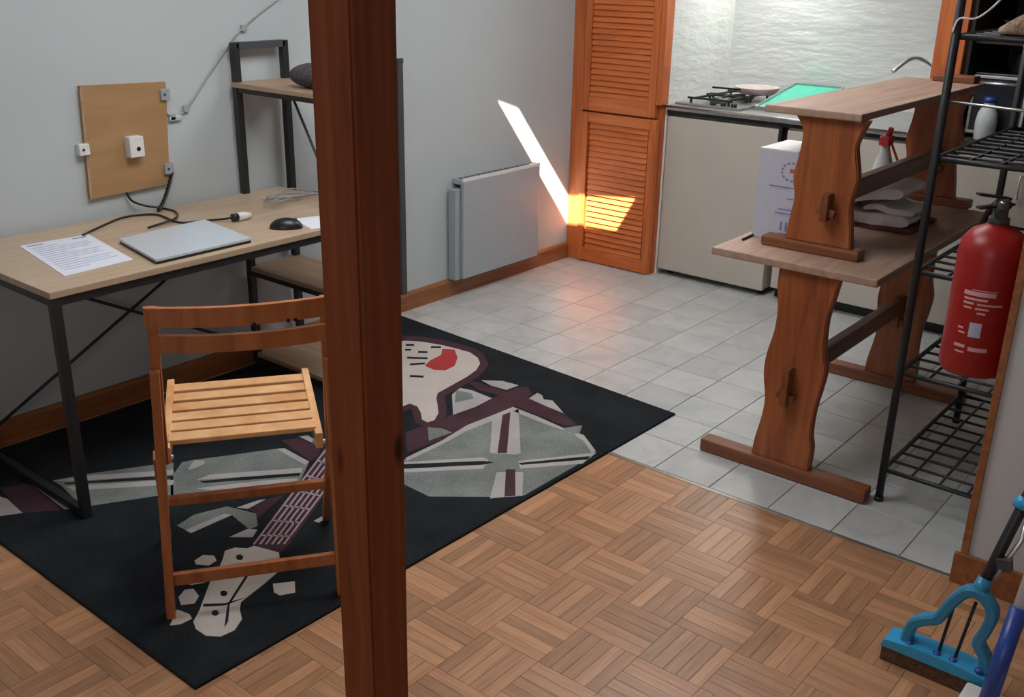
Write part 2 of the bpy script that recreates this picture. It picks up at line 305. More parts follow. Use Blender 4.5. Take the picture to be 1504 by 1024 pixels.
RUG_PATCHES = [
    ('flag_field', 'grey', 1, [(2.79,2.243),(2.788,2.122),(2.771,1.987),(2.838,1.948),(2.779,1.918),(2.737,1.846),(2.685,1.783),(2.595,1.775),(2.281,1.779),(2.225,1.826),(2.072,2.005),(2.077,2.115),(2.082,2.202),(2.049,2.298),(2.076,2.328),(2.136,2.258),(2.212,2.249),(2.397,2.249),(2.544,2.262),(2.672,2.253)]),
    ('flag_border', 'white', 2, [(2.795,2.247),(2.788,2.122),(2.771,1.987),(2.756,1.975),(2.755,2.096),(2.765,2.219),(2.64,2.225),(2.518,2.239),(2.377,2.23),(2.196,2.233),(2.216,2.253),(2.401,2.252),(2.552,2.27),(2.677,2.257)]),
    ('flag_border', 'white', 2, [(2.761,1.93),(2.774,1.897),(2.695,1.787),(2.673,1.789),(2.733,1.867),(2.744,1.905)]),
    ('flag_stripe', 'white', 2, [(2.646,2.227),(2.794,2.219),(2.507,1.977),(2.487,1.983),(2.436,2.058)]),
    ('flag_stripe', 'white', 2, [(2.343,1.949),(2.402,1.881),(2.273,1.781),(2.223,1.825),(2.191,1.849)]),
    ('flag_cross', 'maroon', 3, [(2.71,2.229),(2.751,2.224),(2.475,2.013),(2.453,2.038)]),
    ('flag_cross', 'maroon', 3, [(2.379,1.938),(2.399,1.914),(2.258,1.798),(2.23,1.821)]),
    ('flag_stripe', 'white', 2, [(2.076,2.328),(2.194,2.231),(2.395,2.054),(2.393,2.028),(2.331,1.999),(2.14,2.177),(2.042,2.291)]),
    ('flag_stripe', 'white', 2, [(2.454,1.944),(2.688,1.779),(2.585,1.767),(2.414,1.905)]),
    ('flag_cross', 'black', 3, [(2.062,2.313),(2.185,2.216),(2.375,2.036),(2.392,2.002),(2.353,2.018),(2.161,2.192)]),
    ('flag_cross', 'black', 3, [(2.443,1.935),(2.65,1.779),(2.622,1.771),(2.438,1.919)]),
    ('flag_saltire', 'maroon', 2, [(2.87,2.553),(2.889,2.511),(2.893,2.369),(2.907,2.282),(2.884,2.15),(2.869,2.053),(2.824,1.957),(2.791,1.995),(2.795,2.127),(2.807,2.236),(2.845,2.372),(2.831,2.46)]),
    ('flag_saltire', 'maroon', 1, [(2.359,2.396),(2.584,2.374),(2.817,2.362),(2.958,2.359),(2.987,2.326),(2.939,2.267),(2.796,2.248),(2.674,2.254),(2.541,2.26),(2.406,2.257),(2.246,2.276)]),
    ('flag_sliver', 'white', 2, [(2.915,2.514),(2.967,2.445),(2.976,2.366),(2.906,2.373),(2.899,2.446)]),
    ('flag_sliver', 'white', 2, [(2.898,2.252),(2.966,2.261),(2.96,2.232),(2.932,2.203),(2.945,2.169),(2.877,2.062),(2.886,2.157)]),
    ('flag_sliver', 'white', 2, [(2.797,2.525),(2.811,2.471),(2.804,2.362),(2.697,2.356),(2.587,2.371),(2.727,2.505)]),
    ('flag_sliver', 'grey', 3, [(2.768,2.52),(2.787,2.457),(2.754,2.414),(2.675,2.443)]),
    ('flag_sliver', 'grey', 2, [(2.444,2.368),(2.472,2.319),(2.47,2.27),(2.366,2.286)]),
    ('guitar_body', 'cream', 5, [(3.032,3.075),(3.076,3.008),(3.105,2.909),(3.115,2.836),(3.121,2.76),(3.095,2.691),(3.052,2.639),(2.985,2.602),(2.903,2.582),(2.825,2.572),(2.749,2.562),(2.699,2.556),(2.656,2.523),(2.612,2.475),(2.559,2.421),(2.504,2.39),(2.473,2.396),(2.478,2.429),(2.519,2.475),(2.551,2.524),(2.552,2.566),(2.511,2.569),(2.443,2.589),(2.416,2.657),(2.459,2.765),(2.571,2.888),(2.723,2.986),(2.92,3.083)]),
    ('guitar_outline', 'maroon', 4, [(3.076,3.127),(3.127,3.051),(3.157,2.948),(3.168,2.872),(3.174,2.789),(3.145,2.699),(3.07,2.608),(2.972,2.557),(2.88,2.538),(2.801,2.528),(2.726,2.519),(2.69,2.514),(2.678,2.499),(2.638,2.455),(2.572,2.39),(2.492,2.351),(2.44,2.366),(2.442,2.43),(2.487,2.486),(2.511,2.514),(2.517,2.532),(2.484,2.53),(2.411,2.554),(2.377,2.636),(2.426,2.774),(2.561,2.925),(2.731,3.035),(2.945,3.138)]),
    ('guitar_pickguard', 'red', 6, [(2.874,2.796),(2.934,2.822),(3.013,2.831),(3.071,2.878),(3.101,2.832),(3.037,2.756),(2.958,2.701),(2.892,2.695),(2.867,2.734)]),
    ('guitar_marking', 'black', 6, [(3.006,3.041),(3.031,3.014),(3.014,2.997),(2.989,3.024)]),
    ('guitar_marking', 'black', 6, [(2.98,2.939),(3.005,2.906),(2.989,2.89),(2.963,2.923)]),
    ('guitar_marking', 'black', 6, [(3.062,2.939),(3.092,2.905),(3.075,2.889),(3.044,2.923)]),
    ('guitar_marking', 'black', 6, [(2.96,2.999),(2.978,2.979),(2.963,2.965),(2.945,2.985)]),
    ('guitar_marking', 'black', 6, [(2.758,2.77),(2.792,2.724),(2.775,2.708),(2.742,2.754)]),
    ('guitar_marking', 'black', 6, [(2.899,2.926),(2.952,2.855),(2.936,2.839),(2.883,2.91)]),
    ('guitar_marking', 'black', 6, [(2.85,2.861),(2.902,2.823),(2.886,2.807),(2.835,2.846)]),
    ('guitar_neck', 'maroon', 4, [(1.507,2.184),(1.545,2.208),(2.027,2.488),(2.449,2.713),(2.457,2.607),(1.888,2.28),(1.596,2.115),(1.552,2.098)]),
    ('guitar_string', 'pink', 5, [(1.526,2.195),(2.501,2.754),(2.506,2.749),(1.53,2.191)]),
    ('guitar_string', 'pink', 5, [(1.538,2.182),(2.49,2.722),(2.495,2.717),(1.542,2.177)]),
    ('guitar_string', 'pink', 5, [(1.549,2.169),(2.48,2.691),(2.484,2.686),(1.553,2.164)]),
    ('guitar_string', 'pink', 5, [(1.561,2.156),(2.469,2.66),(2.473,2.655),(1.565,2.151)]),
    ('guitar_string', 'pink', 5, [(1.572,2.143),(2.458,2.629),(2.462,2.624),(1.576,2.138)]),
    ('guitar_string', 'pink', 5, [(1.584,2.13),(2.448,2.599),(2.452,2.594),(1.588,2.125)]),
    ('guitar_fret', 'pink', 5, [(1.575,2.222),(1.629,2.152),(1.623,2.146),(1.57,2.215)]),
    ('guitar_fret', 'pink', 5, [(1.652,2.266),(1.699,2.19),(1.693,2.184),(1.646,2.259)]),
    ('guitar_fret', 'pink', 5, [(1.733,2.312),(1.772,2.23),(1.766,2.223),(1.727,2.305)]),
    ('guitar_fret', 'pink', 5, [(1.819,2.361),(1.849,2.272),(1.843,2.265),(1.812,2.354)]),
    ('guitar_fret', 'pink', 5, [(1.909,2.413),(1.931,2.316),(1.924,2.309),(1.902,2.405)]),
    ('guitar_fret', 'pink', 5, [(2.005,2.469),(2.016,2.363),(2.009,2.355),(1.998,2.46)]),
    ('guitar_fret', 'pink', 5, [(2.108,2.527),(2.107,2.412),(2.099,2.404),(2.1,2.518)]),
    ('guitar_fret', 'pink', 5, [(2.216,2.59),(2.202,2.464),(2.194,2.455),(2.208,2.58)]),
    ('guitar_fret', 'pink', 5, [(2.333,2.656),(2.303,2.519),(2.294,2.509),(2.323,2.646)]),
    ('guitar_headstock', 'cream', 5, [(1.421,2.195),(1.452,2.227),(1.481,2.22),(1.502,2.19),(1.524,2.185),(1.548,2.103),(1.498,2.03),(1.422,2.008),(1.328,1.986),(1.306,1.961),(1.284,1.922),(1.243,1.898),(1.203,1.903),(1.182,1.935),(1.182,1.977),(1.196,2.008),(1.234,2.037),(1.333,2.129),(1.356,2.139)]),
    ('tuning_peg', 'cream', 4, [(1.365,2.25),(1.398,2.256),(1.416,2.23),(1.406,2.203),(1.377,2.198),(1.356,2.231)]),
    ('tuning_peg', 'cream', 4, [(1.233,2.13),(1.263,2.147),(1.282,2.134),(1.272,2.094),(1.245,2.074),(1.217,2.094)]),
    ('tuning_peg', 'cream', 4, [(1.199,2.085),(1.208,2.042),(1.201,2.022),(1.169,2.023),(1.148,2.04)]),
    ('tuning_peg', 'cream', 4, [(1.437,1.99),(1.484,1.954),(1.451,1.912),(1.415,1.932),(1.414,1.956)]),
    ('tuning_peg', 'cream', 4, [(1.276,2.194),(1.321,2.134),(1.288,2.154)]),
    ('tuner_hole', 'black', 6, [(1.465,2.159),(1.458,2.153),(1.452,2.152),(1.447,2.157),(1.447,2.165),(1.451,2.174),(1.458,2.18),(1.465,2.181),(1.469,2.176),(1.469,2.167)]),
    ('tuner_hole', 'black', 6, [(1.328,2.045),(1.322,2.04),(1.316,2.04),(1.312,2.044),(1.312,2.052),(1.316,2.06),(1.322,2.066),(1.328,2.066),(1.332,2.061),(1.332,2.053)]),
    ('tuner_hole', 'black', 6, [(1.261,1.989),(1.255,1.984),(1.249,1.984),(1.245,1.988),(1.245,1.996),(1.248,2.004),(1.254,2.009),(1.26,2.009),(1.264,2.004),(1.264,1.997)]),
    ('headstock_line', 'black', 6, [(1.414,2.08),(1.42,2.073),(1.302,1.999),(1.254,1.94),(1.232,1.926),(1.287,1.991),(1.307,2.01)]),
    ('headstock_line', 'black', 6, [(1.258,2.055),(1.297,2.013),(1.352,1.992),(1.291,2.004),(1.25,2.043)]),
    ('flag_field', 'grey', 1, [(1.341,3.002),(1.433,2.962),(1.63,2.848),(1.672,2.82),(1.542,2.623),(1.511,2.656),(1.329,2.761),(1.324,2.825),(1.342,2.949)]),
    ('flag_stripe', 'white', 2, [(1.34,2.995),(1.428,2.952),(1.605,2.803),(1.642,2.774),(1.622,2.744),(1.586,2.773),(1.409,2.926)]),
    ('flag_cross', 'black', 3, [(1.356,2.959),(1.581,2.772),(1.617,2.737),(1.605,2.718),(1.568,2.752),(1.356,2.944)]),
    ('flag_stripe', 'white', 2, [(1.348,2.93),(1.564,2.746),(1.601,2.711),(1.582,2.682),(1.548,2.714),(1.351,2.889)]),
    ('flag_stripe', 'white', 2, [(1.283,3.016),(1.311,3.022),(1.291,2.78),(1.272,2.797)]),
    ('flag_saltire', 'maroon', 1, [(1.206,3.079),(1.286,3.038),(1.263,2.802),(1.176,2.873)]),
    ('flag_sliver', 'white', 2, [(1.146,3.075),(1.18,3.024),(1.188,2.992),(1.177,2.872),(1.124,2.905),(1.084,2.939)]),
    ('flag_field', 'grey', 1, [(1.602,2.729),(1.691,2.799),(1.728,2.784),(1.835,2.718),(1.979,2.633),(1.974,2.477),(1.911,2.428),(1.844,2.377),(1.797,2.381),(1.589,2.581),(1.536,2.629)]),
    ('flag_stripe', 'white', 2, [(1.701,2.654),(1.934,2.461),(1.909,2.437),(1.76,2.562),(1.649,2.655)]),
    ('flag_cross', 'black', 3, [(1.652,2.639),(1.758,2.56),(1.905,2.438),(1.89,2.426),(1.745,2.542),(1.653,2.619)]),
    ('flag_stripe', 'white', 2, [(1.616,2.606),(1.786,2.493),(1.875,2.415),(1.852,2.393),(1.765,2.466),(1.642,2.557)]),
    ('flag_border', 'white', 2, [(1.966,2.638),(1.987,2.624),(1.978,2.479),(1.954,2.472),(1.956,2.526)]),
    ('flag_border', 'white', 2, [(2.081,2.658),(2.108,2.643),(2.097,2.551),(2.079,2.542)]),
    ('flag_saltire', 'maroon', 1, [(2.019,2.684),(2.075,2.65),(2.075,2.532),(2.023,2.491),(1.983,2.481)]),
    ('flag_sliver', 'white', 2, [(1.673,2.738),(1.726,2.78),(1.75,2.748),(1.732,2.732),(1.687,2.73)]),
    ('flag_field', 'grey', 1, [(1.442,2.453),(1.513,2.47),(1.611,2.437),(1.643,2.332),(1.601,2.27),(1.571,2.272),(1.589,2.382),(1.448,2.392)]),
    ('flag_sliver', 'white', 2, [(1.444,2.412),(1.579,2.405),(1.589,2.381),(1.445,2.385)]),
    ('flag_sliver', 'white', 2, [(1.506,2.281),(1.57,2.278),(1.587,2.253),(1.551,2.229)]),
    ('flag_sliver', 'white', 2, [(1.627,2.408),(1.7,2.394),(1.719,2.382),(1.643,2.375)]),
    ('flag_saltire', 'maroon', 1, [(1.715,2.377),(1.781,2.362),(1.62,2.302),(1.643,2.332),(1.645,2.37)]),
    ('flag_sliver', 'white', 2, [(1.731,2.165),(1.782,2.168),(1.782,2.151),(1.733,2.145)]),
]

# ================================================================== the room
X0, X1, Y0, YW = -1.6, 5.42, -2.0, 3.40
XB = 2.728                      # where parquet meets tile
fl = struct('floor', box(bm_new(), X0-.1, X1+.1, Y0-.1, YW+.1, -0.12, -0.004), 'grout')

def chip(bm, cx, cy, lx, ly, top, th, c):
    """flat piece with chamfered upper edge, open underneath"""
    def ring(ix, z): return [bm.verts.new((cx+sx*(lx/2-ix), cy+sy*(ly/2-ix), z)) for sx, sy in ((-1, -1), (1, -1), (1, 1), (-1, 1))]
    a, b, t = ring(0, top-th), ring(0, top-c), ring(c, top)
    bm.faces.new(t)
    for p, q in ((a, b), (b, t)):
        for k in range(4): bm.faces.new((p[k], p[(k+1) % 4], q[(k+1) % 4], q[k]))
# parquet: basket weave, five strips to a block
BL = 0.178; NS = 5; SW = BL/NS
strips = []
for i in range(-25, 17):
    for j in range(-25, 22):
        bx0, by0 = 1.84+i*BL, 1.24+j*BL
        along_x = (i+j) % 2 == 0
        for k in range(NS):
            if along_x: cx, cy, lx, ly = bx0+BL/2, by0+(k+.5)*SW, BL, SW
            else: cx, cy, lx, ly = bx0+(k+.5)*SW, by0+BL/2, SW, BL
            x0, x1, y0, y1 = max(cx-lx/2, X0), min(cx+lx/2, XB-.006), max(cy-ly/2, Y0), min(cy+ly/2, YW)
            if x1-x0 < .01 or y1-y0 < .01: continue
            full = abs((x1-x0)-lx) < 1e-4 and abs((y1-y0)-ly) < 1e-4
            p = px(((x0+x1)/2, (y0+y1)/2, 0))
            vis = p and 0 < p[0] < 1504 and 0 < p[1] < 1024 and not (1.06 < cx < 3.2 and cy > 1.80) and full
            strips.append(((cx*cx+cy*cy) if vis else 1e9, along_x, (x0+x1)/2, (y0+y1)/2, x1-x0, y1-y0))
strips.sort(key=lambda s: s[0])
b = bm_new(); chip(b, 0, 0, BL-.0007, SW-.0007, 0, .004, .0005); mstrip = mesh_of(b, 'parquet', 'parquet_strip')
fa, fb = bm_new(), bm_new(); n = 0
for d, ax, cx, cy, lx, ly in strips:
    if d < 1e8 and n < 295:
        inst('parquet_strip', mstrip, fl, (cx, cy, 0), 0 if ax else math.pi/2); n += 1
    else: chip(fa if ax else fb, cx, cy, lx-.0007, ly-.0007, 0, .004, .0005)
for bmf, mt in ((fa, 'parquet'), (fb, 'parquet_y')):
    o = obj('parquet_field', bmf, mt, fl); o['kind'] = 'stuff'
# tiles
TP = 0.212
def tile_mesh(lx, ly, key, cache={}):
    k = (round(lx, 3), round(ly, 3))
    if k not in cache:
        t = bm_new(); chip(t, 0, 0, lx-.003, ly-.003, 0, .004, .0012); cache[k] = mesh_of(t, 'tile', 'tile')
    return cache[k]
xs = [XB+.012, 2.955]
while xs[-1] < X1-.05: xs.append(xs[-1]+TP)
ys = [0.30]; ys[0] = 0.727-2*TP
while ys[-1] < YW-.02: ys.append(min(ys[-1]+TP, YW))
for i in range(len(xs)-1):
    for j in range(len(ys)-1):
        cx, cy = (xs[i]+xs[i+1])/2, (ys[j]+ys[j+1])/2
        if cx > 4.95: continue
        inst('tile', tile_mesh(xs[i+1]-xs[i], ys[j+1]-ys[j], 0), fl, (cx, cy, 0), 0)
b = bm_new(); prism(b, [(XB-.007, -.003), (XB+.012, -.003), (XB+.010, .0018), (XB+.003, .0028), (XB-.005, .0010)], 'y', 0.57, YW)
struct('trim_1', b, 'brass')

struct('wall_left', box(bm_new(), X0-.1, X1+.1, YW, YW+.1, -.004, CEIL), 'wall')
struct('wall_back', box(bm_new(), X1, X1+.1, Y0, YW, -.004, CEIL), 'splash')
struct('wall_right', box(bm_new(), X0-.1, X1+.1, Y0-.1, Y0, -.004, CEIL), 'wall')
# wall behind the viewer, with a window added for weak fill light
b = bm_new()
for a in ((Y0, -.35, 0, CEIL), (1.15, YW, 0, CEIL), (-.35, 1.15, 0, 1.0), (-.35, 1.15, 2.1, CEIL)):
    box(b, X0-.1, X0, a[0], a[1], a[2]-.004, a[3])
struct('wall_front', b, 'wall')
b = bm_new()
for a in ((-.35, -.29, 1.0, 2.1), (1.09, 1.15, 1.0, 2.1), (-.29, 1.09, 1.0, 1.06), (-.29, 1.09, 2.04, 2.1), (.37, .43, 1.06, 2.04)):
    box(b, X0-.07, X0-.02, a[0], a[1], a[2], a[3], .004)
wn = struct('added_window', b, 'white')
for y0, y1 in ((-.29, .37), (.43, 1.09)):
    obj('pane', box(bm_new(), X0-.052, X0-.046, y0, y1, 1.06, 2.04), 'wht', wn)
# ceiling with a closed-blind skylight, an added kitchen twin and a narrow open roof slot
SKY = [(1.4, 1.5), (2.4, 1.5), (2.4, 2.5), (1.4, 2.5)]
SLOT = [(2.806, 2.785), (2.930, 2.763), (3.000, 2.112), (2.832, 2.141)]
ADDED_SKY = [(3.2, 1.5), (4.2, 1.5), (4.2, 2.5), (3.2, 2.5)]  # opening of the added kitchen skylight
b = bm_new()
loops = [[(X0-.1, Y0-.1), (X1+.1, Y0-.1), (X1+.1, YW+.1), (X0-.1, YW+.1)], SKY, SLOT, ADDED_SKY]
es = []
for lp in loops:
    vs = [b.verts.new((x, y, CEIL)) for x, y in lp]
    es += [b.edges.new((vs[i], vs[(i+1) % len(vs)])) for i in range(len(vs))]
bmesh.ops.triangle_fill(b, edges=es, use_beauty=True)
struct('ceiling', b, 'ceil')
for ox in (0, 1.8):
  b = bm_new()
  for a in ((1.34, 1.4, 1.44, 2.56), (2.4, 2.46, 1.44, 2.56), (1.4, 2.4, 1.44, 1.5), (1.4, 2.4, 2.5, 2.56)):
    box(b, a[0]+ox, a[1]+ox, a[2], a[3], CEIL-.02, CEIL+.08)
  wn = struct('window_2' if ox == 0 else 'added_kitchen_skylight', b, 'base_wood')  # the shifted frame is added, to go with the kitchen fill light
  obj('sun_blocker', box(bm_new(), 1.39+ox, 2.41+ox, 1.49, 2.51, CEIL+.03, CEIL+.035), 'wht', wn)  # opaque pane added to keep the sun out of the opening

# skirting
b = bm_new(); prism(b, [(YW, 0), (YW-.016, 0), (YW-.016, .078), (YW-.009, .090), (YW, .092)], 'x', X0, 4.70); struct('baseboard_left', b, 'base_wood')
# short partition that carries the extinguisher
PX, PY = 2.717, 0.552
struct('wall_partition', box(bm_new(), PX, PX+.13, Y0, PY, 0, CEIL), 'partition')
b = bm_new(); box(b, PX-.014, PX, Y0, PY+.022, 0, .095, .003); struct('baseboard_partition', b, 'base_wood')
b = bm_new(); box(b, PX-.008, PX, PY-.012, PY+.008, .095, CEIL, .002); box(b, PX, PX+.13, PY, PY+.008, .095, CEIL, .002)
struct('trim_2', b, 'base_wood')

# ------------------------------------------------------------------ post in the foreground
def post_bm():
    b = bm_new(); box(b, -.5, .5, -.5, .5, 0, CEIL)
    for v in b.verts:
        s = .102 if v.co.z < 1 else .1155
        v.co.x = 1.24 + v.co.x*s; v.co.y = 1.367 + v.co.y*s
    bmesh.ops.bevel(b, geom=list(b.edges), offset=.006, segments=2, affect='EDGES')
    return b
tag(obj('wooden_post', post_bm(), 'post_wood'), 'square dark red-brown wooden post with knots rising from the parquet', 'post')

# ================================================================== rug
RUGQ = [(1.052, 1.790), (3.168, 1.745), (3.275, 3.345), (1.058, 3.36)]
rug = thing('guitar_rug', (2.1, 2.55, 0), 'black rug with a cream electric guitar over a grey union flag', 'rug')
b = bm_new()
def inset(q, d):
    cx = sum(p[0] for p in q)/4; cy = sum(p[1] for p in q)/4
    return [(x-math.copysign(d, x-cx), y-math.copysign(d, y-cy)) for x, y in q]
lo = [b.verts.new((x, y, 0)) for x, y in RUGQ]; md = [b.verts.new((x, y, .007)) for x, y in RUGQ]; tp = [b.verts.new((x, y, .010)) for x, y in inset(RUGQ, .004)]
for p, q in ((lo, md), (md, tp)):
    for k in range(4): b.faces.new((p[k], p[(k+1) % 4], q[(k+1) % 4], q[k]))
b.faces.new(tp); b.faces.new(lo[::-1])
obj('pile_field', b, 'rug_black', rug)
for nm, cl, lay, poly in RUG_PATCHES:
    b = bm_new(); prism(b, poly, 'z', .0098, .0102+.0002*lay); obj(nm, b, 'rug_'+cl, rug)

# ================================================================== desk with shelf tower
dk = thing('computer_desk', (2.0, 3.03, 0), 'oak-topped black steel desk with a built-in shelf tower against the wall', 'desk')
DX0, DX1, TX0, DY0, DY1, DZ = 1.275, 2.70, 2.43, 2.69, 3.376, 0.735
obj('desktop', box(bm_new(), DX0, 2.618, DY0, DY1, DZ-.02, DZ, .002), 'desk', dk)
q = .028
for x in (DX0+.018, ):
    for y in (DY0+.016, DY1-.03):
        obj('leg', box(bm_new(), x-q/2, x+q/2, y-q/2, y+q/2, .0114, DZ-.02, .002), 'black_metal', dk)
TY0 = 2.825
TW = [(TX0+.01, TY0), (TX0+.01, DY1-.016), (DX1-.026, TY0), (DX1-.026, DY1-.016)]
for x, y in TW:
    obj('tower_upright', box(bm_new(), x-q/2, x+q/2, y-q/2, y+q/2, .0114, 1.315, .002), 'black_metal' if y < 3 else 'black_metal', dk)
for y in (TY0, DY1-.016):
    obj('tower_top_rail', box(bm_new(), TX0+.01, DX1-.026, y-q/2, y+q/2, 1.29, 1.316, .002), 'grey_metal', dk)
for x in (TX0+.01, DX1-.026):
    obj('foot_rail', box(bm_new(), x-.012, x+.012, TY0, DY1-.016, .0114, .036, .002), 'black_metal', dk)
obj('foot_rail', box(bm_new(), DX0+.006, DX0+.03, DY0+.02, DY1-.03, .013, .038, .002), 'black_metal', dk)
obj('apron', box(bm_new(), DX0+.018, 2.60, DY0+.006, DY0+.03, DZ-.046, DZ-.02, .002), 'black_metal', dk)
obj('apron', box(bm_new(), DX0+.018, 2.60, DY1-.034, DY1-.012, DZ-.046, DZ-.02, .002), 'black_metal', dk)
for x in (DX0+.018, 2.595):
    obj('apron', box(bm_new(), x-.012, x+.012, DY0+.03, DY1-.03, DZ-.046, DZ-.02, .002), 'black_metal', dk)
obj('upper_shelf', box(bm_new(), TX0-.012, DX1-.01, TY0-.02, DY1-.006, 1.150, 1.168, .002), 'shelf', dk)
obj('lower_shelf', box(bm_new(), TX0+.0, DX1-.012, TY0-.02, DY1-.008, .415, .433, .002), 'shelf', dk)
obj('bottom_shelf', box(bm_new(), TX0+.0, DX1-.012, TY0-.02, DY1-.008, .038, .056, .002), 'shelf', dk)
for z in (.405, 1.14):
    obj('shelf_rail', box(bm_new(), TX0+.0, TX0+.02, TY0, DY1-.016, z-.01, z+.01, .002), 'black_metal', dk)
yb = DY1-.05
obj('brace_rod', tube(bm_new(), [(DX0+.04, yb, .10), (TX0+.01, yb+.03, .672)], .006), 'black_metal', dk)
obj('brace_rod', tube(bm_new(), [(DX0+.03, yb, .690), (TX0+.01, yb+.03, .085)], .006), 'black_metal', dk)
obj('brace_rod', tube(bm_new(), [(TX0+.02, 3.05, 1.152), (TX0+.02, 2.80, .733)], .005), 'black_metal', dk)

# things on the desk
Z = DZ
def quad_sheet(name, pts, z0, th, mat, parent=None):
    return obj(name, prism(bm_new(), pts, 'z', z0, z0+th), mat, parent)
ps = thing('paper_sheet', (1.58, 3.08, Z), 'printed white paper sheet lying on the desk corner', 'paper')
PP = [Vector((1.455, 3.225)), Vector((1.681, 3.202)), Vector((1.615, 2.824)), Vector((1.385, 2.810))]
quad_sheet('sheet', [tuple(p) for p in PP], Z, .0016, 'paper', ps)
def on_sheet(u, v): 
    return PP[0].lerp(PP[1], u).lerp(PP[3].lerp(PP[2], u), v)
def ink(name, u0, u1, v0, v1, mat='ink_pale'):
    quad_sheet(name, [tuple(on_sheet(*q)) for q in ((u0, v0), (u1, v0), (u1, v1), (u0, v1))], Z+.0015, .0003, mat, ps)
ink('heading', .07, .30, .05, .075, 'ink'); ink('heading', .72, .92, .05, .08, 'ink')
for k in range(13):
    v = .14+k*.06; ink('print_line', .08, .90-.13*random.random() if k % 4 else .45, v, v+.016)
nb = thing('laptop', (1.9, 3.0, Z), 'closed silver laptop with black edge beside the printed paper', 'laptop')
LP = [(1.690, 3.028), (2.035, 3.050), (1.987, 2.722), (1.632, 2.721)]
def shrink(q, f):
    cx = sum(p[0] for p in q)/4; cy = sum(p[1] for p in q)/4
    return [(cx+(x-cx)*f, cy+(y-cy)*f) for x, y in q]
quad_sheet('base', shrink(LP, .99), Z, .010, 'black', nb); quad_sheet('lid', LP, Z+.0095, .007, 'laptop', nb)
ms = thing('computer_mouse', (2.19, 2.795, Z), 'black computer mouse near the front edge of the desk', 'mouse')
def ellipsoid(bm, c, rx, ry, rz, rot=0, zcut=None, seg=24):
    t = bmesh.new(); bmesh.ops.create_uvsphere(t, u_segments=seg, v_segments=14, radius=1)
    for f in t.faces: f.smooth = True
    bmesh.ops.scale(t, vec=(rx, ry, rz), verts=t.verts)
    if zcut is not None:
        for v in t.verts: v.co.z = max(v.co.z, zcut)
    join(bm, t, Matrix.Translation(Vector(c)) @ Matrix.Rotation(rot, 4, 'Z')); return bm
obj('shell', ellipsoid(bm_new(), (2.19, 2.795, Z+.002), .058, .033, .036, -.75, -.002), 'black', ms)
obj('scroll_wheel', tube(bm_new(), [(2.204, 2.763, Z+.031), (2.211, 2.769, Z+.031)], .007, 12), 'grey_metal', ms)
tag(quad_sheet('note_paper', [(2.29, 2.885), (2.39, 2.85), (2.31, 2.70), (2.24, 2.72)], Z, .0012, 'paper'), 'blank white slip of paper beside the computer mouse', 'paper')
# plug and its cable
pg = thing('power_plug', (2.15, 3.0, Z), 'small white power plug with dark end lying behind the laptop', 'plug')
obj('body', tube(bm_new(), [(2.135, 2.998, Z+.016), (2.16, 2.997, Z+.016), (2.192, 2.999, Z+.013)], [.015, .016, .010], 12), 'white', pg)
obj('collar', tube(bm_new(), [(2.115, 3.001, Z+.016), (2.136, 2.998, Z+.016)], .014, 12), 'black', pg)
tag(obj('black_cable', tube(bm_new(), spline([(1.655, 3.191, Z+.0058), (1.766, 3.264, Z+.004), (1.89, 3.325, Z+.004), (1.985, 3.28, Z+.004), (1.975, 3.12, Z+.004), (2.046, 3.075, Z+.005), (2.09, 3.03, Z+.010), (2.118, 3.001, Z+.016)]), .004), 'black'), 'thin black cable curving across the desk to the white plug', 'cable')
tag(obj('coiled_cord', tube(bm_new(), [(2.02+.112*t+.004*math.cos(t*80), 3.315+.063*t+.006*math.sin(t*80), .746+.116*t**1.5+.007*math.cos(t*80)) for t in [k/90 for k in range(91)]], .0042, 6), 'black'), 'short black coiled cord hanging from the wall beside the brown board', 'cord')
tag(obj('white_wire_tangle', tube(bm_new(), spline([(2.40+.10*math.cos(k*1.9)+.008*k, 3.10+.07*math.sin(k*2.3)+.004*k, Z+.005+.012*(k % 3)) for k in range(16)], 5), .0028, 6), 'cable_grey'), 'grey-beige tangle of thin wire at the foot of the shelf tower', 'wire')
tag(obj('flat_cable', tube(bm_new(), spline([(1.94, 3.386, .815), (1.955, 3.38, .78), (2.00, 3.372, .755), (2.05, 3.355, Z+.006), (2.06, 3.27, Z+.004), (1.98, 3.15, Z+.0125), (1.86, 3.13, Z+.004)]), .004), 'black'), 'black cable dropping from the brown board onto the desk', 'cable')
tag(obj('fabric_pouch', ellipsoid(bm_new(), (2.545, 3.00, 1.212), .075, .125, .048, .25, -.044), 'pouch'), 'charcoal fabric pouch resting on the upper tower shelf', 'pouch')

# ================================================================== wall fittings
bd = thing('wall_board', (1.97, YW, .81), 'brown hardboard panel fixed on the white wall above the desk', 'board')
b = bm_new(); prism(b, [(1.815, 1.198), (2.145, 1.188), (2.120, .818), (1.800, .808)], 'y', YW-.018, YW); obj('panel', b, 'card', bd)
b = bm_new(); prism(b, [(1.812, 1.188), (1.822, 1.188), (1.808, .812), (1.799, .812)], 'y', YW-.0185, YW-.0175); obj('left_edge_strip', b, 'shelf', bd)  # oak-toned strip down the panel's left edge
sw = obj('socket_box', box(bm_new(), 1.955, 2.012, YW-.052, YW-.017, .938, 1.012, .005), 'white', bd)
obj('socket_hole', tube(bm_new(), [(1.988, YW-.0535, .968), (1.988, YW-.05, .968)], .008, 12), 'black', sw)
obj('box_back_plate', box(bm_new(), 1.950, 2.016, YW-.020, YW-.0172, .930, 1.016), 'shelf', sw)  # thin oak-toned plate edging the socket box
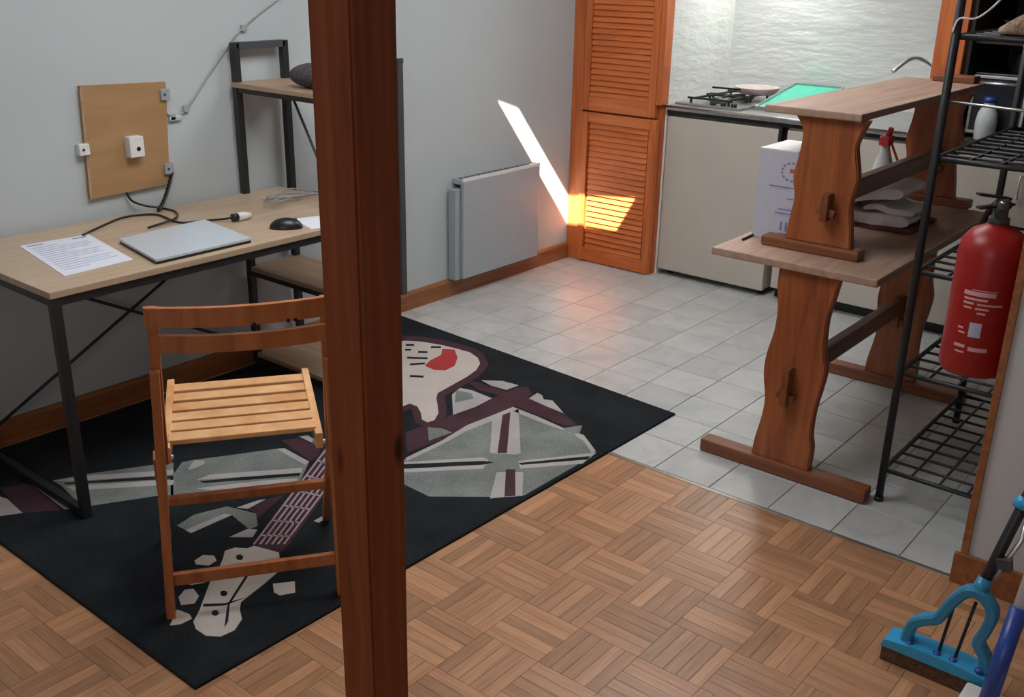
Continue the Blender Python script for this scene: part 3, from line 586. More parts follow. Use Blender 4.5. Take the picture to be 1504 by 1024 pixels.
for x, z in ((1.800, .985), (2.137, 1.145), (2.122, .875)):
    c = obj('clip', box(bm_new(), x-.022, x+.016, YW-.03, YW-.001, z-.02, z+.02, .004), 'white' if x < 2 else 'cable_grey', bd)
    obj('screw', tube(bm_new(), [(x-.008, YW-.032, z), (x-.008, YW-.028, z)], .005, 10), 'grey_metal', c)
wc = thing('wall_cable', (2.2, YW, 1.05), 'thin grey cable clipped up the white wall beside the brown board', 'cable')
obj('cable', tube(bm_new(), spline([(2.145, YW-.006, 1.075), (2.178, YW-.006, 1.055), (2.235, YW-.006, 1.088), (2.36, YW-.006, 1.22), (2.50, YW-.006, 1.355), (2.69, YW-.006, 1.466), (2.95, YW-.006, 1.60), (3.2, YW-.006, 1.75)], 4), .0035), 'cable_grey', wc)
for x, z in ((2.226, 1.084), (2.514, 1.363), (2.165, 1.058)):
    obj('cable_clip', box(bm_new(), x-.012, x+.012, YW-.014, YW, z-.012, z+.012, .003), 'cable_grey', wc)
obj('cable_junction', box(bm_new(), 2.150, 2.205, YW-.014, YW, 1.045, 1.062, .003), 'wall', wc)

rd = thing('electric_heater', (4.03, YW, .1), 'flat grey-white electric panel heater mounted above the skirting', 'heater')
RX0, RX1, RZ0, RZ1 = 3.700, 4.315, .100, .612
obj('front_panel', box(bm_new(), RX0, RX1, YW-.085, YW-.062, RZ0, RZ1-.012, .006), 'rad', rd)
obj('back_case', box(bm_new(), RX0-.035, RX1-.02, YW-.060, YW-.012, RZ0-.005, RZ1-.05, .004), 'rad', rd)
g = obj('grille', box(bm_new(), RX0+.005, RX1-.01, YW-.066, YW-.002, RZ1-.03, RZ1-.004, .003), 'rad', rd)
sb = box(bm_new(), 0, .030, 0, .03, 0, .004); ms_ = mesh_of(sb, 'black', 'vent_slot')
for k in range(14): inst('vent_slot', ms_, g, (RX0+.02+k*.045, YW-.058, RZ1-.0055))
b = bm_new(); prism(b, [(RX0+.0, RZ1-.012), (RX1, RZ1-.012), (RX1, RZ1+.004), (RX0, RZ1+.004)], 'y', YW-.085, YW-.074); obj('top_lip', b, 'wht', rd)
obj('wall_bracket', box(bm_new(), 3.85, 4.2, YW-.014, YW, .2, .5), 'rad', rd)
tk = thing('cable_trunking', (3.345, YW, .092), 'narrow dark grey trunking strip standing on the skirting beyond the post', 'trunking')
obj('channel', box(bm_new(), 3.330, 3.362, YW-.018, YW, .090, 1.190, .002), 'grey_metal', tk)
obj('end_cap', box(bm_new(), 3.328, 3.364, YW-.020, YW, 1.185, 1.205, .002), 'grey_metal', tk)

# ================================================================== louvred cupboard
CX = 4.70; CY0, CY1 = 2.822, YW
cb = thing('louvred_cupboard', (4.70, 3.11, 0), 'tall orange-stained wooden cupboard with louvred doors in the corner', 'cupboard')
obj('carcass', box(bm_new(), CX+.03, X1, CY0+.012, CY1, 0, CEIL-.003), 'louvre_v', cb)
obj('side_panel', box(bm_new(), CX+.07, X1, CY0, CY0+.012, .0, CEIL-.003), 'splash', cb, label='white rendered side of the cupboard facing the kitchen niche')
obj('corner_stile', box(bm_new(), CX-.004, CX+.03, 3.322, CY1, 0, CEIL-.003, .003), 'louvre_v', cb)
obj('end_stile', box(bm_new(), CX-.006, CX+.07, CY0, CY0+.03, .93, CEIL-.003, .003), 'louvre_v', cb)
sl = bm_new(); box(sl, -.016, .016, -.190, .190, -.0035, .0035, .0015, Matrix.Rotation(-1.22, 4, 'Y')); msl = mesh_of(sl, 'louvre', 'slat')
def louvre_door(z0, z1):
    y0, y1 = 2.852 if z0 > .5 else 2.834, 3.320
    d = obj('door', box(bm_new(), CX+.018, CX+.03, y0+.03, y1-.03, z0+.03, z1-.03), 'louvre', cb)
    for a in ((y0, y0+.045), (y1-.040, y1)):
        obj('stile', box(bm_new(), CX-.012, CX+.022, a[0], a[1], z0, z1, .003), 'louvre_v', d)
    zr0, zr1 = .075, .055
    obj('rail', box(bm_new(), CX-.010, CX+.022, y0+.045, y1-.04, z0, z0+zr0, .003), 'louvre', d)
    obj('rail', box(bm_new(), CX-.010, CX+.022, y0+.045, y1-.04, z1-zr1, z1, .003), 'louvre', d)
    n = int((z1-z0-zr0-zr1)/.030); st = (z1-z0-zr0-zr1)/n
    for k in range(n): 
        o = inst('slat', msl, d, (CX+.003, (y0+.045+y1-.04)/2, z0+zr0+(k+.5)*st))
louvre_door(.006, .852); louvre_door(.862, CEIL-.006)

# ================================================================== kitchen run
FX = 4.762
fr = thing('under_counter_fridge', (5.05, 2.52, 0), 'cream under-counter fridge beside the louvred cupboard', 'fridge')
obj('cabinet', box(bm_new(), FX+.05, X1-.02, 2.180, 2.812, .035, .885, .004), 'cream', fr)
dr = obj('door', box(bm_new(), FX, FX+.045, 2.176, 2.815, .032, .872, .008), 'cream', fr)
obj('hinge', box(bm_new(), FX-.004, FX+.03, 2.158, 2.178, .800, .884, .003), 'black', dr)
obj('door_seal', box(bm_new(), FX+.044, FX+.052, 2.19, 2.80, .04, .87), 'grey_metal', fr)
for y in (2.22, 2.77): 
    obj('foot', tube(bm_new(), [(FX+.08, y, 0), (FX+.08, y, .036)], .016, 12), 'black', fr)
    obj('foot', tube(bm_new(), [(X1-.10, y, 0), (X1-.10, y, .036)], .016, 12), 'black', fr)
def base_unit(y0, y1, label, ndoor):
    t = thing('base_cabinet', (5.05, (y0+y1)/2, 0), label, 'cabinet')
    obj('body', box(bm_new(), FX+.02, X1-.02, y0, y1, .06, .885, .003), 'cream', t)
    obj('plinth', box(bm_new(), FX+.07, FX+.09, y0, y1, 0, .062), 'black', t)
    w = (y1-y0)/ndoor
    for k in range(ndoor):
        d = obj('door', box(bm_new(), FX, FX+.019, y0+k*w+.003, y0+(k+1)*w-.003, .065, .872, .004), 'cream', t)
        obj('handle', tube(bm_new(), spline([(FX, y0+k*w+.06, .80), (FX-.02, y0+k*w+.06, .79), (FX-.02, y0+k*w+.06, .71), (FX, y0+k*w+.06, .70)], 4), .005), 'chrome', d)
    return t
base_unit(1.425, 2.135, 'cream kitchen base cabinet beneath the steel sink top', 2)
base_unit(.55, 1.415, 'cream kitchen base cabinet under the mini oven', 2)
ct = thing('steel_worktop', (5.1, 2.1, .885), 'brushed steel kitchen worktop with a raised rim above the fridge', 'worktop')
b = bm_new(); box(b, FX-.018, X1, 1.366, 2.820, .905, .932, .004); obj('deck', b, 'steel', ct)
obj('front_rim', tube(bm_new(), [(FX-.014, 1.495, .9245), (FX-.014, 2.820, .9245)], .007), 'steel', ct)
obj('under_strip', box(bm_new(), FX+.0, FX+.03, 1.366, 2.820, .885, .906), 'black', ct)
b = bm_new()
for a in ((4.90, 5.30, 1.62, 1.625), (4.90, 5.30, 1.995, 2.0), (4.90, 4.905, 1.625, 1.995), (5.295, 5.30, 1.625, 1.995)): box(b, a[0], a[1], a[2], a[3], .931, .9332)
obj('sink_rim', b, 'chrome', ct)
tp_ = thing('sink_tap', (5.33, 1.70, .932), 'chrome kitchen tap with an angled swivel spout at the sink', 'tap')
obj('stem', tube(bm_new(), [(5.33, 1.66, .932), (5.33, 1.66, 1.17)], .014, 14), 'chrome', tp_)
obj('spout', tube(bm_new(), spline([(5.33, 1.66, 1.16), (5.30, 1.70, 1.20), (5.24, 1.745, 1.212), (5.16, 1.80, 1.15)], 6), .010, 10), 'chrome', tp_)
obj('lever', tube(bm_new(), [(5.33, 1.66, 1.17), (5.30, 1.60, 1.19)], .006), 'chrome', tp_)
# gas hob
hb = thing('gas_hob', (5.0, 2.62, .932), 'small steel gas hob with black pan supports on the worktop', 'hob')
obj('hob_plate', box(bm_new(), 4.80, 5.30, 2.42, 2.80, .932, .944, .004), 'steel', hb)
for cx in (4.93, 5.17):
    obj('burner', lathe(bm_new(), [(.045, 0), (.045, .012), (.030, .016), (.026, .024), (.001, .025)], (cx, 2.61, .944), 20), 'grey_metal', hb)
    b = bm_new()
    for s in (-1, 1):
        bar(b, (cx-.11, 2.61+s*.09, .970), (cx+.11, 2.61+s*.09, .970), .010, .010); bar(b, (cx+s*.10, 2.48, .970), (cx+s*.10, 2.74, .970), .010, .010)
        for t2 in (-1, 1): bar(b, (cx+s*.10, 2.61+t2*.11, .944), (cx+s*.10, 2.61+t2*.11, .970), .010, .010, (1, 0, 0))
    bar(b, (cx-.11, 2.61, .970), (cx-.04, 2.61, .970), .010, .010); bar(b, (cx+.04, 2.61, .970), (cx+.11, 2.61, .970), .010, .010)
    obj('pan_support', b, 'black_metal', hb)
for k in range(3):
    obj('control_knob', lathe(bm_new(), [(.016, 0), (.015, .016), (.001, .017)], (4.83, 2.47+k*.06, .944), 14), 'black', hb)
pn = thing('shallow_pan', (5.17, 2.44, .93), 'shallow pale pink pan with a dark base on the hob', 'pan')
obj('pan_body', lathe(bm_new(), [(.10, 0), (.118, .028), (.122, .034), (.112, .032), (.096, .008), (.001, .007)], (5.22, 2.54, .9765), 28), 'rose', pn)
obj('pan_base', lathe(bm_new(), [(.092, 0), (.099, .007), (.001, .008)], (5.22, 2.54, .9747), 28), 'black', pn)
obj('pan_handle', bar(bm_new(), (5.12, 2.59, 1.0), (4.98, 2.68, 1.015), .018, .010, bev=.003), 'black', pn)
tag(obj('folded_dishcloth', box(bm_new(), 4.99, 5.13, 1.86+.17, 2.15, .932, .950, .006), 'rose'), 'folded pale pink dishcloth on the steel worktop', 'cloth')
gt = thing('green_tray', (5.15, 2.2, .92), 'turquoise plastic tray propped up on the steel worktop', 'tray')
mt = Matrix.Translation((5.16, 2.262, .9790)) @ Matrix.Rotation(math.radians(-10), 4, 'Y')
b = bm_new(); box(b, -.23, .23, -.13, .13, -.004, .004, .003, mt); obj('tray_floor', b, 'green', gt)
b = bm_new()
for a in ((-.24, .24, -.14, -.128), (-.24, .24, .128, .14), (-.24, -.228, -.128, .128), (.228, .24, -.128, .128)): box(b, a[0], a[1], a[2], a[3], -.006, .014, .002, mt)
obj('tray_rim', b, 'steel', gt)
b = bm_new(); lp_ = []
for ix, z in ((.010, .931), (.003, .988), (-.003, .989), (-.003, .998), (.002, .998), (.012, .938)):
    lp_.append([b.verts.new((x, y, z)) for x, y in ((5.285+ix, 2.17+ix), (5.365-ix, 2.17+ix), (5.365-ix, 2.36-ix), (5.285+ix, 2.36-ix))])
for p, q in zip(lp_, lp_[1:]):
    for k in range(4): b.faces.new((p[k], p[(k+1) % 4], q[(k+1) % 4], q[k]))
b.faces.new(lp_[0][::-1]); b.faces.new(lp_[-1])
tag(obj('plastic_tub', b, 'white'), 'small white plastic tub under the raised end of the turquoise tray', 'tub')

obj_j = box(bm_new(), FX-.012, FX+.12, 1.366, 1.492, .931, CEIL-.002, .004)
b = obj_j; struct('trim_3', b, 'louvre_v')
# dark compartment right of the jamb
oc = thing('storage_cupboard', (5.1, .95, .92), 'dark open cupboard beyond the wire rack, right of the wooden jamb', 'cupboard')
obj('counter_board', box(bm_new(), FX-.015, X1, .55, 1.362, .890, .925, .004), 'dark', oc)
obj('back_board', box(bm_new(), X1-.012, X1-.002, .55, 1.365, .925, 2.40), 'dark', oc)
obj('side_board', box(bm_new(), FX+.02, X1-.012, 1.345, 1.363, .925, 2.40), 'dark', oc)
obj('side_board', box(bm_new(), FX+.02, X1-.012, .55, .568, .925, 2.40), 'dark', oc)
for z in (1.345, 1.70, 2.05): obj('shelf', box(bm_new(), FX+.06, X1-.012, .568, 1.345, z-.018, z, .002), 'dark', oc)
ov = thing('mini_oven', (4.98, 1.2, .925), 'black mini oven with a pale metal door frame in the dark cupboard', 'oven')
obj('oven_body', box(bm_new(), 4.86, 5.20, 1.02, 1.335, .932, 1.205, .006), 'black', ov)
dd = obj('oven_door', box(bm_new(), 4.845, 4.86, 1.10, 1.330, .945, 1.195, .003), 'glass', ov)
b = bm_new()
for a in ((1.10, 1.33, 1.183, 1.195), (1.10, 1.33, .945, .957), (1.10, 1.112, .957, 1.183), (1.318, 1.33, .957, 1.183)): box(b, 4.838, 4.848, a[0], a[1], a[2], a[3], .001)
obj('door_frame', b, 'chrome', dd)
obj('door_handle', tube(bm_new(), [(4.815, 1.115, 1.165), (4.815, 1.315, 1.165)], .006), 'chrome', dd)
for y in (1.13, 1.30): obj('handle_mount', tube(bm_new(), [(4.815, y, 1.165), (4.846, y, 1.165)], .004), 'chrome', dd)
for z in (.98, 1.06, 1.14): obj('control_knob', tube(bm_new(), [(4.838, 1.06, z), (4.862, 1.06, z)], .017, 16), 'grey_metal', ov)
for y in (1.05, 1.30):
    for x in (4.90, 5.16): obj('foot', tube(bm_new(), [(x, y, .924), (x, y, .934)], .012, 10), 'black', ov)
jg = thing('water_jug', (4.80, 1.22, .925), 'pale translucent plastic jug standing before the mini oven', 'jug')
obj('jug_body', lathe(bm_new(), [(.035, 0), (.042, .01), (.045, .08), (.040, .12), (.024, .15), (.022, .165)], (4.785, 1.232, .925), 20), 'clear', jg)
obj('jug_cap', lathe(bm_new(), [(.025, 0), (.025, .022), (.001, .024)], (4.785, 1.232, 1.088), 20), 'navy', jg)
tag(obj('grey_pot', lathe(bm_new(), [(.075, 0), (.085, .01), (.085, .075), (.090, .08), (.080, .082), (.076, .02), (.001, .016)], (5.0, 1.14, 1.205), 28), 'steel'), 'short grey metal pot standing on top of the mini oven', 'pot')
tag(obj('wicker_basket', lathe(bm_new(), [(.10, 0), (.125, .03), (.135, .07), (.140, .075), (.125, .07), (.10, .012), (.001, .01)], (5.02, 1.15, 1.345), 24), 'wicker'), 'shallow brown wicker basket on the dark cupboard shelf', 'basket')

# ================================================================== trestle table and the bench stacked on it
def trestle(t, x, legpoly, foot, slot, th=.036):
    b = bm_new(); prism(b, legpoly, 'x', x-th/2, x+th/2)
    bmesh.ops.bevel(b, geom=[e for e in b.edges if abs(e.verts[0].co.x-e.verts[1].co.x) < 1e-6 and len(e.link_faces) == 2 and e.calc_face_angle(0) > 1.2], offset=.004, segments=2, affect='EDGES')
    lg = obj('leg', b, 'trestle', t)
    b = bm_new(); box(b, x-.032, x+.032, foot[0], foot[1], foot[2], foot[3], .008); obj('foot', b, 'trestle_foot', t)
    y, z0, z1 = slot
    tn = obj('tenon', box(bm_new(), x-.062, x+.06, y-.012, y+.012, z0, z1, .003), 'trestle_bar', lg)
    obj('wedge', bar(bm_new(), (x-.038, y-.03, z0+.022), (x-.038, y+.03, z0+.034), .020, .026, (1, 0, 0), .003), 'trestle_foot', lg)
LEG = [(1.309, .722), (1.310, .660), (1.300, .589), (1.302, .506), (1.320, .416), (1.322, .347), (1.308, .264), (1.312, .192), (1.328, .105), (1.332, .045),
       (1.126, .045), (1.124, .127), (1.134, .177), (1.132, .264), (1.121, .335), (1.113, .413), (1.128, .482), (1.130, .579), (1.119, .645), (1.106, .722)]
def smooth_poly(p, n=3):
    q = []; N = len(p); h = N//2
    for part in (p[:h], p[h:]):
        q += [(v.x, v.y) for v in spline([(a, c, 0) for a, c in part], n)]
    return q
tb = thing('trestle_table', (3.55, 1.26, 0), 'chestnut trestle table with wavy-edged legs standing on the tiles', 'table')
trestle(tb, 2.995, smooth_poly(LEG), (.925, 1.525, 0, .048), (1.226, .270, .400))
trestle(tb, 4.02, smooth_poly(LEG), (.925, 1.525, 0, .048), (1.226, .270, .400))
obj('tabletop', box(bm_new(), 2.958, 4.16, .985, 1.545, .722, .748, .005), 'trestle_top', tb)
obj('table_stretcher', box(bm_new(), 3.01, 4.005, 1.205, 1.243, .333, .397, .004), 'trestle_bar', tb)
BLEG = [(1.375, 1.186), (1.345, 1.142), (1.344, 1.079), (1.358, .987), (1.346, .923), (1.354, .855), (1.362, .793), (1.362, .780),
        (1.138, .780), (1.147, .850), (1.157, .926), (1.145, 1.004), (1.160, 1.080), (1.163, 1.110), (1.150, 1.150), (1.135, 1.186)]
bn = thing('trestle_bench', (3.7, 1.28, .748), 'chestnut trestle bench stacked upright on the trestle table', 'bench')
trestle(bn, 3.13, smooth_poly(BLEG), (1.105, 1.440, .748, .782), (1.225, .868, .955))
trestle(bn, 4.17, smooth_poly(BLEG), (1.075, 1.400, .748, .782), (1.225, .868, .955))
obj('seat_board', box(bm_new(), 3.088, 4.36, 1.150, 1.470, 1.184, 1.208, .005), 'trestle_top', bn)
obj('bench_stretcher', box(bm_new(), 3.145, 4.155, 1.207, 1.243, .908, .972, .004), 'trestle_bar', bn)
tag(obj('wooden_block', box(bm_new(), 4.27, 4.35, 1.17, 1.33, 1.208, 1.235, .004), 'trestle_foot'), 'small dark wooden block at the far end of the bench seat', 'block')

# carton
bx = thing('printed_carton', (3.29, 1.38, .748), 'white carton with blue-grey print beside the bench leg on the table', 'box')
obj('carton_body', box(bm_new(), 3.185, 3.40, 1.270, 1.515, .748, 1.050, .002), 'cardboard', bx)
for y0, y1, dz in ((1.27, 1.376, .003), (1.380, 1.515, .004)):
    obj('flap', box(bm_new(), 3.185, 3.40, y0, y1, 1.050, 1.050+dz), 'cardtop', bx)
def mark(y0, y1, z0, z1, mat='ink'):
    obj('print_mark', box(bm_new(), 3.1840, 3.1852, y0, y1, z0, z1), mat, bx)
b = bm_new()
for k in range(14):
    a0, a1 = k*2*math.pi/14+.1, (k+.62)*2*math.pi/14+.1
    bar(b, (3.1845, 1.392+.038*math.cos(a0), .985+.030*math.sin(a0)), (3.1845, 1.392+.038*math.cos(a1), .985+.030*math.sin(a1)), .0012, .006, (1, 0, 0))
obj('print_ring', b, 'ink', bx)
mark(1.378, 1.402, .982, .996, 'ink_red'); mark(1.365, 1.377, .966, .980)
for k, (y0, y1, z) in enumerate(((1.34, 1.47, .930), (1.40, 1.46, .923), (1.378, 1.40, .893), (1.365, 1.41, .862), (1.36, 1.43, .855), (1.335, 1.44, .835), (1.35, 1.44, .842))):
    mark(y0, y1, z, z+.0045, 'ink' if k % 2 == 0 else 'ink_pale')
for y in (1.372, 1.39, 1.408): mark(y, y+.008, .785, .815)
mark(1.36, 1.42, .773, .777)
tag(obj('pen', tube(bm_new(), [(3.10, 1.505, .7525), (3.20, 1.512, .7525), (3.215, 1.513, .7525)], [.0045, .0045, .001], 8), 'black'), 'black pen lying on the table edge beside the carton', 'pen')
# spray bottle
sp = thing('spray_bottle', (3.98, 1.37, .748), 'white spray bottle with a red trigger head standing on the table', 'bottle')
obj('bottle_body', lathe(bm_new(), [(.036, 0), (.040, .008), (.040, .13), (.034, .17), (.016, .225), (.014, .24)], (3.96, 1.365, .748), 24), 'clear', sp)
hd = obj('trigger_head', box(bm_new(), 3.925, 3.985, 1.345, 1.385, .986, 1.025, .008), 'redplastic', sp)
obj('nozzle', tube(bm_new(), [(3.955, 1.360, 1.02), (3.955, 1.352, 1.055)], [.013, .010], 12), 'redplastic', hd)
obj('trigger', bar(bm_new(), (3.965, 1.345, .99), (3.98, 1.32, .93), .012, .008), 'redplastic', hd)
# towel
tw = thing('folded_towel', (3.68, 1.24, .748), 'thick white towel folded over a darker cloth on the table', 'towel')
def ribbon(bm, cl, th, x0, x1, nx=8):
    """thick sheet whose (y,z) centre line is swept along x"""
    P = [Vector((0, a, c)) for a, c in cl]; P = spline(P, 6); n = len(P)
    top, bot = [], []
    for i, p in enumerate(P):
        t = (P[min(i+1, n-1)]-P[max(i-1, 0)]).normalized(); nn = Vector((0, -t.z, t.y)); e = min(1, .35+min(i, n-1-i)*.3)
        top.append(p+nn*th*.5*e); bot.append(p-nn*th*.5*e)
    prof = top+bot[::-1]; rings = []
    for k in range(nx+1):
        x = x0+(x1-x0)*k/nx; wv = .004*math.sin(k*1.7)
        rings.append([bm.verts.new((x+.006*math.sin(i*.5), v.y+wv, v.z)) for i, v in enumerate(prof)])
    m_ = len(prof)
    for a, c in zip(rings, rings[1:]):
        for i in range(m_):
            f = bm.faces.new((a[i], a[(i+1) % m_], c[(i+1) % m_], c[i])); f.smooth = True
    for rg in (rings[0], rings[-1]):
        for i in range(n-1):
            bm.faces.new((rg[i], rg[i+1], rg[m_-2-i], rg[m_-1-i]))
    return bm
obj('towel_fold', ribbon(bm_new(), [(1.15, .884), (1.24, .872), (1.32, .852), (1.362, .818), (1.340, .788), (1.27, .780), (1.20, .785), (1.12, .783)], .036, 3.58, 3.84), 'towel', tw)
obj('inner_layer', ribbon(bm_new(), [(1.29, .812), (1.24, .824), (1.19, .814), (1.11, .816)], .018, 3.60, 3.82), 'towel', tw)
obj('under_cloth', ribbon(bm_new(), [(1.365, .757), (1.28, .7565), (1.20, .7565), (1.10, .757)], .013, 3.57, 3.86), 'towel_dark', tw)

# ================================================================== wire rack
RKX0, RKX1, RKY0, RKY1 = 3.033, 3.835, .47, .900
rk = thing('wire_rack', (3.43, .69, 0), 'tall black wire shelving rack behind the partition', 'shelf')
for x in (RKX0, RKX1):
    for y in (RKY0, RKY1):
        lg = obj('upright', tube(bm_new(), [(x, y, .012), (x, y, 1.95)], .0125, 12), 'black_metal', rk)
        obj('foot', lathe(bm_new(), [(.015, 0), (.015, .014), (.001, .016)], (x, y, 0), 12), 'black', lg)
wx = tube(bm_new(), [(-(RKX1-RKX0)/2, 0, 0), ((RKX1-RKX0)/2, 0, 0)], .0048, 6); mwx = mesh_of(wx, 'black_metal', 'long_wire')
wy = tube(bm_new(), [(0, -(RKY1-RKY0)/2, 0), (0, (RKY1-RKY0)/2, 0)], .0048, 6); mwy = mesh_of(wy, 'black_metal', 'cross_wire')
for z in (.112, .449, .775, 1.114, 1.45, 1.79):
    s = obj('wire_shelf', tube(bm_new(), [(RKX0, RKY0, z), (RKX1, RKY0, z), (RKX1, RKY1, z), (RKX0, RKY1, z), (RKX0, RKY0, z)], .008, 8), 'black_metal', rk)
    for k in range(1, 5): inst('long_wire', mwx, s, ((RKX0+RKX1)/2, RKY0+(RKY1-RKY0)*k/5, z))
    for k in range(1, 10): inst('cross_wire', mwy, s, (RKX0+(RKX1-RKX0)*k/10, (RKY0+RKY1)/2, z))
obj('guard_rail', tube(bm_new(), [(RKX0, RKY1, 1.275), (RKX0, RKY0, 1.265)], .004, 8), 'steel', rk)
tag(obj('wire_hook', tube(bm_new(), spline([(RKX0-.0155, .905, 1.462), (RKX0-.0155, .893, 1.498), (RKX0-.0145, .845, 1.503), (RKX0-.013, .79, 1.56), (RKX0-.012, .745, 1.65), (RKX0-.0115, .735, 1.75), (RKX0-.0105, .735, 1.792), (RKX0, .735, 1.8005), (RKX0+.0105, .735, 1.788)], 5), .003, 6), 'white'), 'bent white wire hook hanging down the end of the rack', 'hook')

def crumple(name, c, rx, ry, rz, mat, label, cat, seed):
    rnd = random.Random(seed); b = bm_new(); N = 26; K = 9; rings = []
    ph = [rnd.random()*6.28 for _ in range(6)]
    for i in range(K+1):
        v = i/K*math.pi/2; ring = []
        for k in range(N):
            a = 2*math.pi*k/N; r = math.cos(v)**.6 if i < K else .02
            w = 1+.10*math.sin(3*a+ph[0])+.07*math.sin(7*a+ph[1])
            ring.append(b.verts.new((c[0]+rx*r*w*math.cos(a), c[1]+ry*r*w*math.sin(a), c[2]+rz*math.sin(v)*(1+.25*math.sin(4*a+ph[2]+3*v)+.15*math.sin(9*a+ph[3])))))
        rings.append(ring)
    for p, q in zip(rings, rings[1:]):
        for k in range(N):
            f = b.faces.new((p[k], p[(k+1) % N], q[(k+1) % N], q[k])); f.smooth = True
    b.faces.new(rings[0][::-1]); b.faces.new(rings[-1])
    tag(obj(name, b, mat), label, cat)
crumple('crumpled_cloth', (3.30, .70, 1.4575), .17, .15, .045, 'wicker', 'crumpled brown cloth lying on the upper rack shelf', 'cloth', 3)
crumple('crumpled_bag', (3.62, .64, 1.4575), .14, .13, .075, 'clear', 'crumpled pale plastic bag behind the brown cloth on the rack', 'bag', 8)
# ================================================================== fire extinguisher
EX, EY = 2.800, .646
DZE = .024
ex = thing('fire_extinguisher', (EX, EY, .598), 'red fire extinguisher hung on the end of the partition', 'extinguisher')
obj('cylinder', lathe(bm_new(), [(.060, .598), (.078, .603), (.085, .620), (.085, .935), (.080, .963), (.062, .988), (.035, 1.002), (.026, 1.008)], (EX, EY, 0), 40), 'red', ex)
vl = obj('valve', lathe(bm_new(), [(.026, .980), (.026, 1.0), (.019, 1.004), (.019, 1.045), (.012, 1.05)], (EX, EY, DZE), 20), 'grey_metal', ex)
obj('carry_handle', bar(bm_new(), (EX-.045, EY+.045, DZE+1.026), (EX+.03, EY-.02, DZE+1.034), .020, .007, bev=.002), 'black', vl)
obj('squeeze_lever', bar(bm_new(), (EX-.050, EY+.050, DZE+1.062), (EX+.02, EY-.012, DZE+1.048), .020, .007, bev=.002), 'black', vl)
obj('safety_pin', tube(bm_new(), [(EX-.03, EY-.01, DZE+1.043), (EX+.03, EY+.03, DZE+1.043)], .003), 'chrome', vl)
obj('gauge', tube(bm_new(), [(EX-.035, EY-.008, DZE+1.012), (EX-.018, EY-.004, DZE+1.012)], .013, 16), 'black', vl)
obj('hose', tube(bm_new(), spline([(EX+.015, EY-.015, DZE+1.03), (EX+.05, EY+.03, DZE+1.02), (EX+.075, EY+.06, DZE+.94), (EX+.078, EY+.055, DZE+.80), (EX+.075, EY+.05, DZE+.62)], 6), .009, 10), 'black', ex)
obj('bracket', box(bm_new(), EX-.03, EX+.03, PY+.006, EY-.02, .93, .945, .002), 'black_metal', ex)
obj('hang_plate', box(bm_new(), EX-.03, EX+.03, PY+.006, PY+.012, .86, 1.0, .002), 'black_metal', ex)
def label_patch(a0, a1, z0, z1, mat, nm='printed_line'):
    z0 += .03; z1 += .03
    b = bm_new(); r = .0854; n = max(2, int((a1-a0)/6)); prev = None
    for k in range(n+1):
        a = math.radians(a0+(a1-a0)*k/n)
        v = [b.verts.new((EX+r*math.cos(a), EY+r*math.sin(a), z)) for z in (z0, z1)]
        if prev: b.faces.new((prev[0], v[0], v[1], prev[1]))
        prev = v
    obj(nm, b, mat, ex)
# angle 180 faces -x; larger angles turn towards the camera's right
for z0, z1, a0, a1 in ((.800, .812, 158, 212), (.788, .794, 160, 200), (.776, .782, 160, 178), (.776, .781, 184, 226), (.764, .769, 162, 176), (.764, .769, 182, 204), (.752, .757, 186, 200),
                       (.706, .712, 158, 168), (.694, .699, 160, 172), (.655, .664, 156, 176), (.649, .660, 182, 214), (.640, .645, 160, 176), (.815, .817, 172, 214)):
    label_patch(a0, a1, z0, z1, 'print_white')
label_patch(178, 198, .688, .728, 'badge', 'badge')

# ================================================================== folding chair
_ca = math.radians(-35.0)
cO = Vector((1.173, 2.072, 0)); cu = Vector((math.cos(_ca), math.sin(_ca), 0)); cm = Vector((-math.sin(_ca), math.cos(_ca), 0))
def C(u, m_, z): return cO + cu*u + cm*m_ + Vector((0, 0, z))
ch = thing('folding_chair', C(.22, .2, 0), 'slatted orange-brown wooden folding chair standing on the guitar rug', 'chair')
zf = .0114
def foot_clamp(b):
    for v in b.verts: v.co.z = max(v.co.z, zf)
    return b
for s in (0, 1):
    uf, ut = (0.0, .036) if s == 0 else (.440, .436)
    obj('leg', foot_clamp(bar(bm_new(), C(uf, 0, zf-.002), C(uf+(ut-uf)*.8, .0, .70), .022, .034, cu, .003)), 'chair', ch)
    obj('back_upright', bar(bm_new(), C(uf+(ut-uf)*.55+(.004 if s == 0 else -.004), .026, .44), C(ut, .012, .853), .024, .022, cu, .003), 'chair', ch)
    uF = -.022 if s == 0 else .440
    obj('leg', foot_clamp(bar(bm_new(), C(uF, .40, zf-.01), C(.004 if s == 0 else .440, .085, .436), .020, .030, cu, .003)), 'chair', ch)
    obj('pivot_bolt', tube(bm_new(), [C(.018 if s == 0 else .425, .06, .438), C(.045 if s == 0 else .392, .06, .438)], .007, 10), 'chrome', ch)
    uR = .030 if s == 0 else .408
    obj('seat_rail', bar(bm_new(), C(uR, .05, .447), C(uR, .475, .462), .020, .045, cu, .003), 'seat', ch)
def curved_slat(z0, z1, bow, u0=.018, u1=.436, m0=0.006, th=.016):
    b = bm_new(); N = 12; rings = []
    for k in range(N+1):
        t = k/N; u = u0+(u1-u0)*t; mm = m0-bow*(1-(2*t-1)**2)
        rings.append([b.verts.new(C(u, mm+a, z)) for a, z in ((0, z0), (th, z0), (th, z1), (0, z1))])
    for a, c in zip(rings, rings[1:]):
        for i in range(4): b.faces.new((a[i], a[(i+1) % 4], c[(i+1) % 4], c[i]))
    b.faces.new(rings[0][::-1]); b.faces.new(rings[-1])
    return b
obj('back_slat', curved_slat(.805, .853, .034, .018, .456), 'chair', ch)
obj('back_slat', curved_slat(.746, .788, .034, .030, .45, -.006), 'chair', ch)
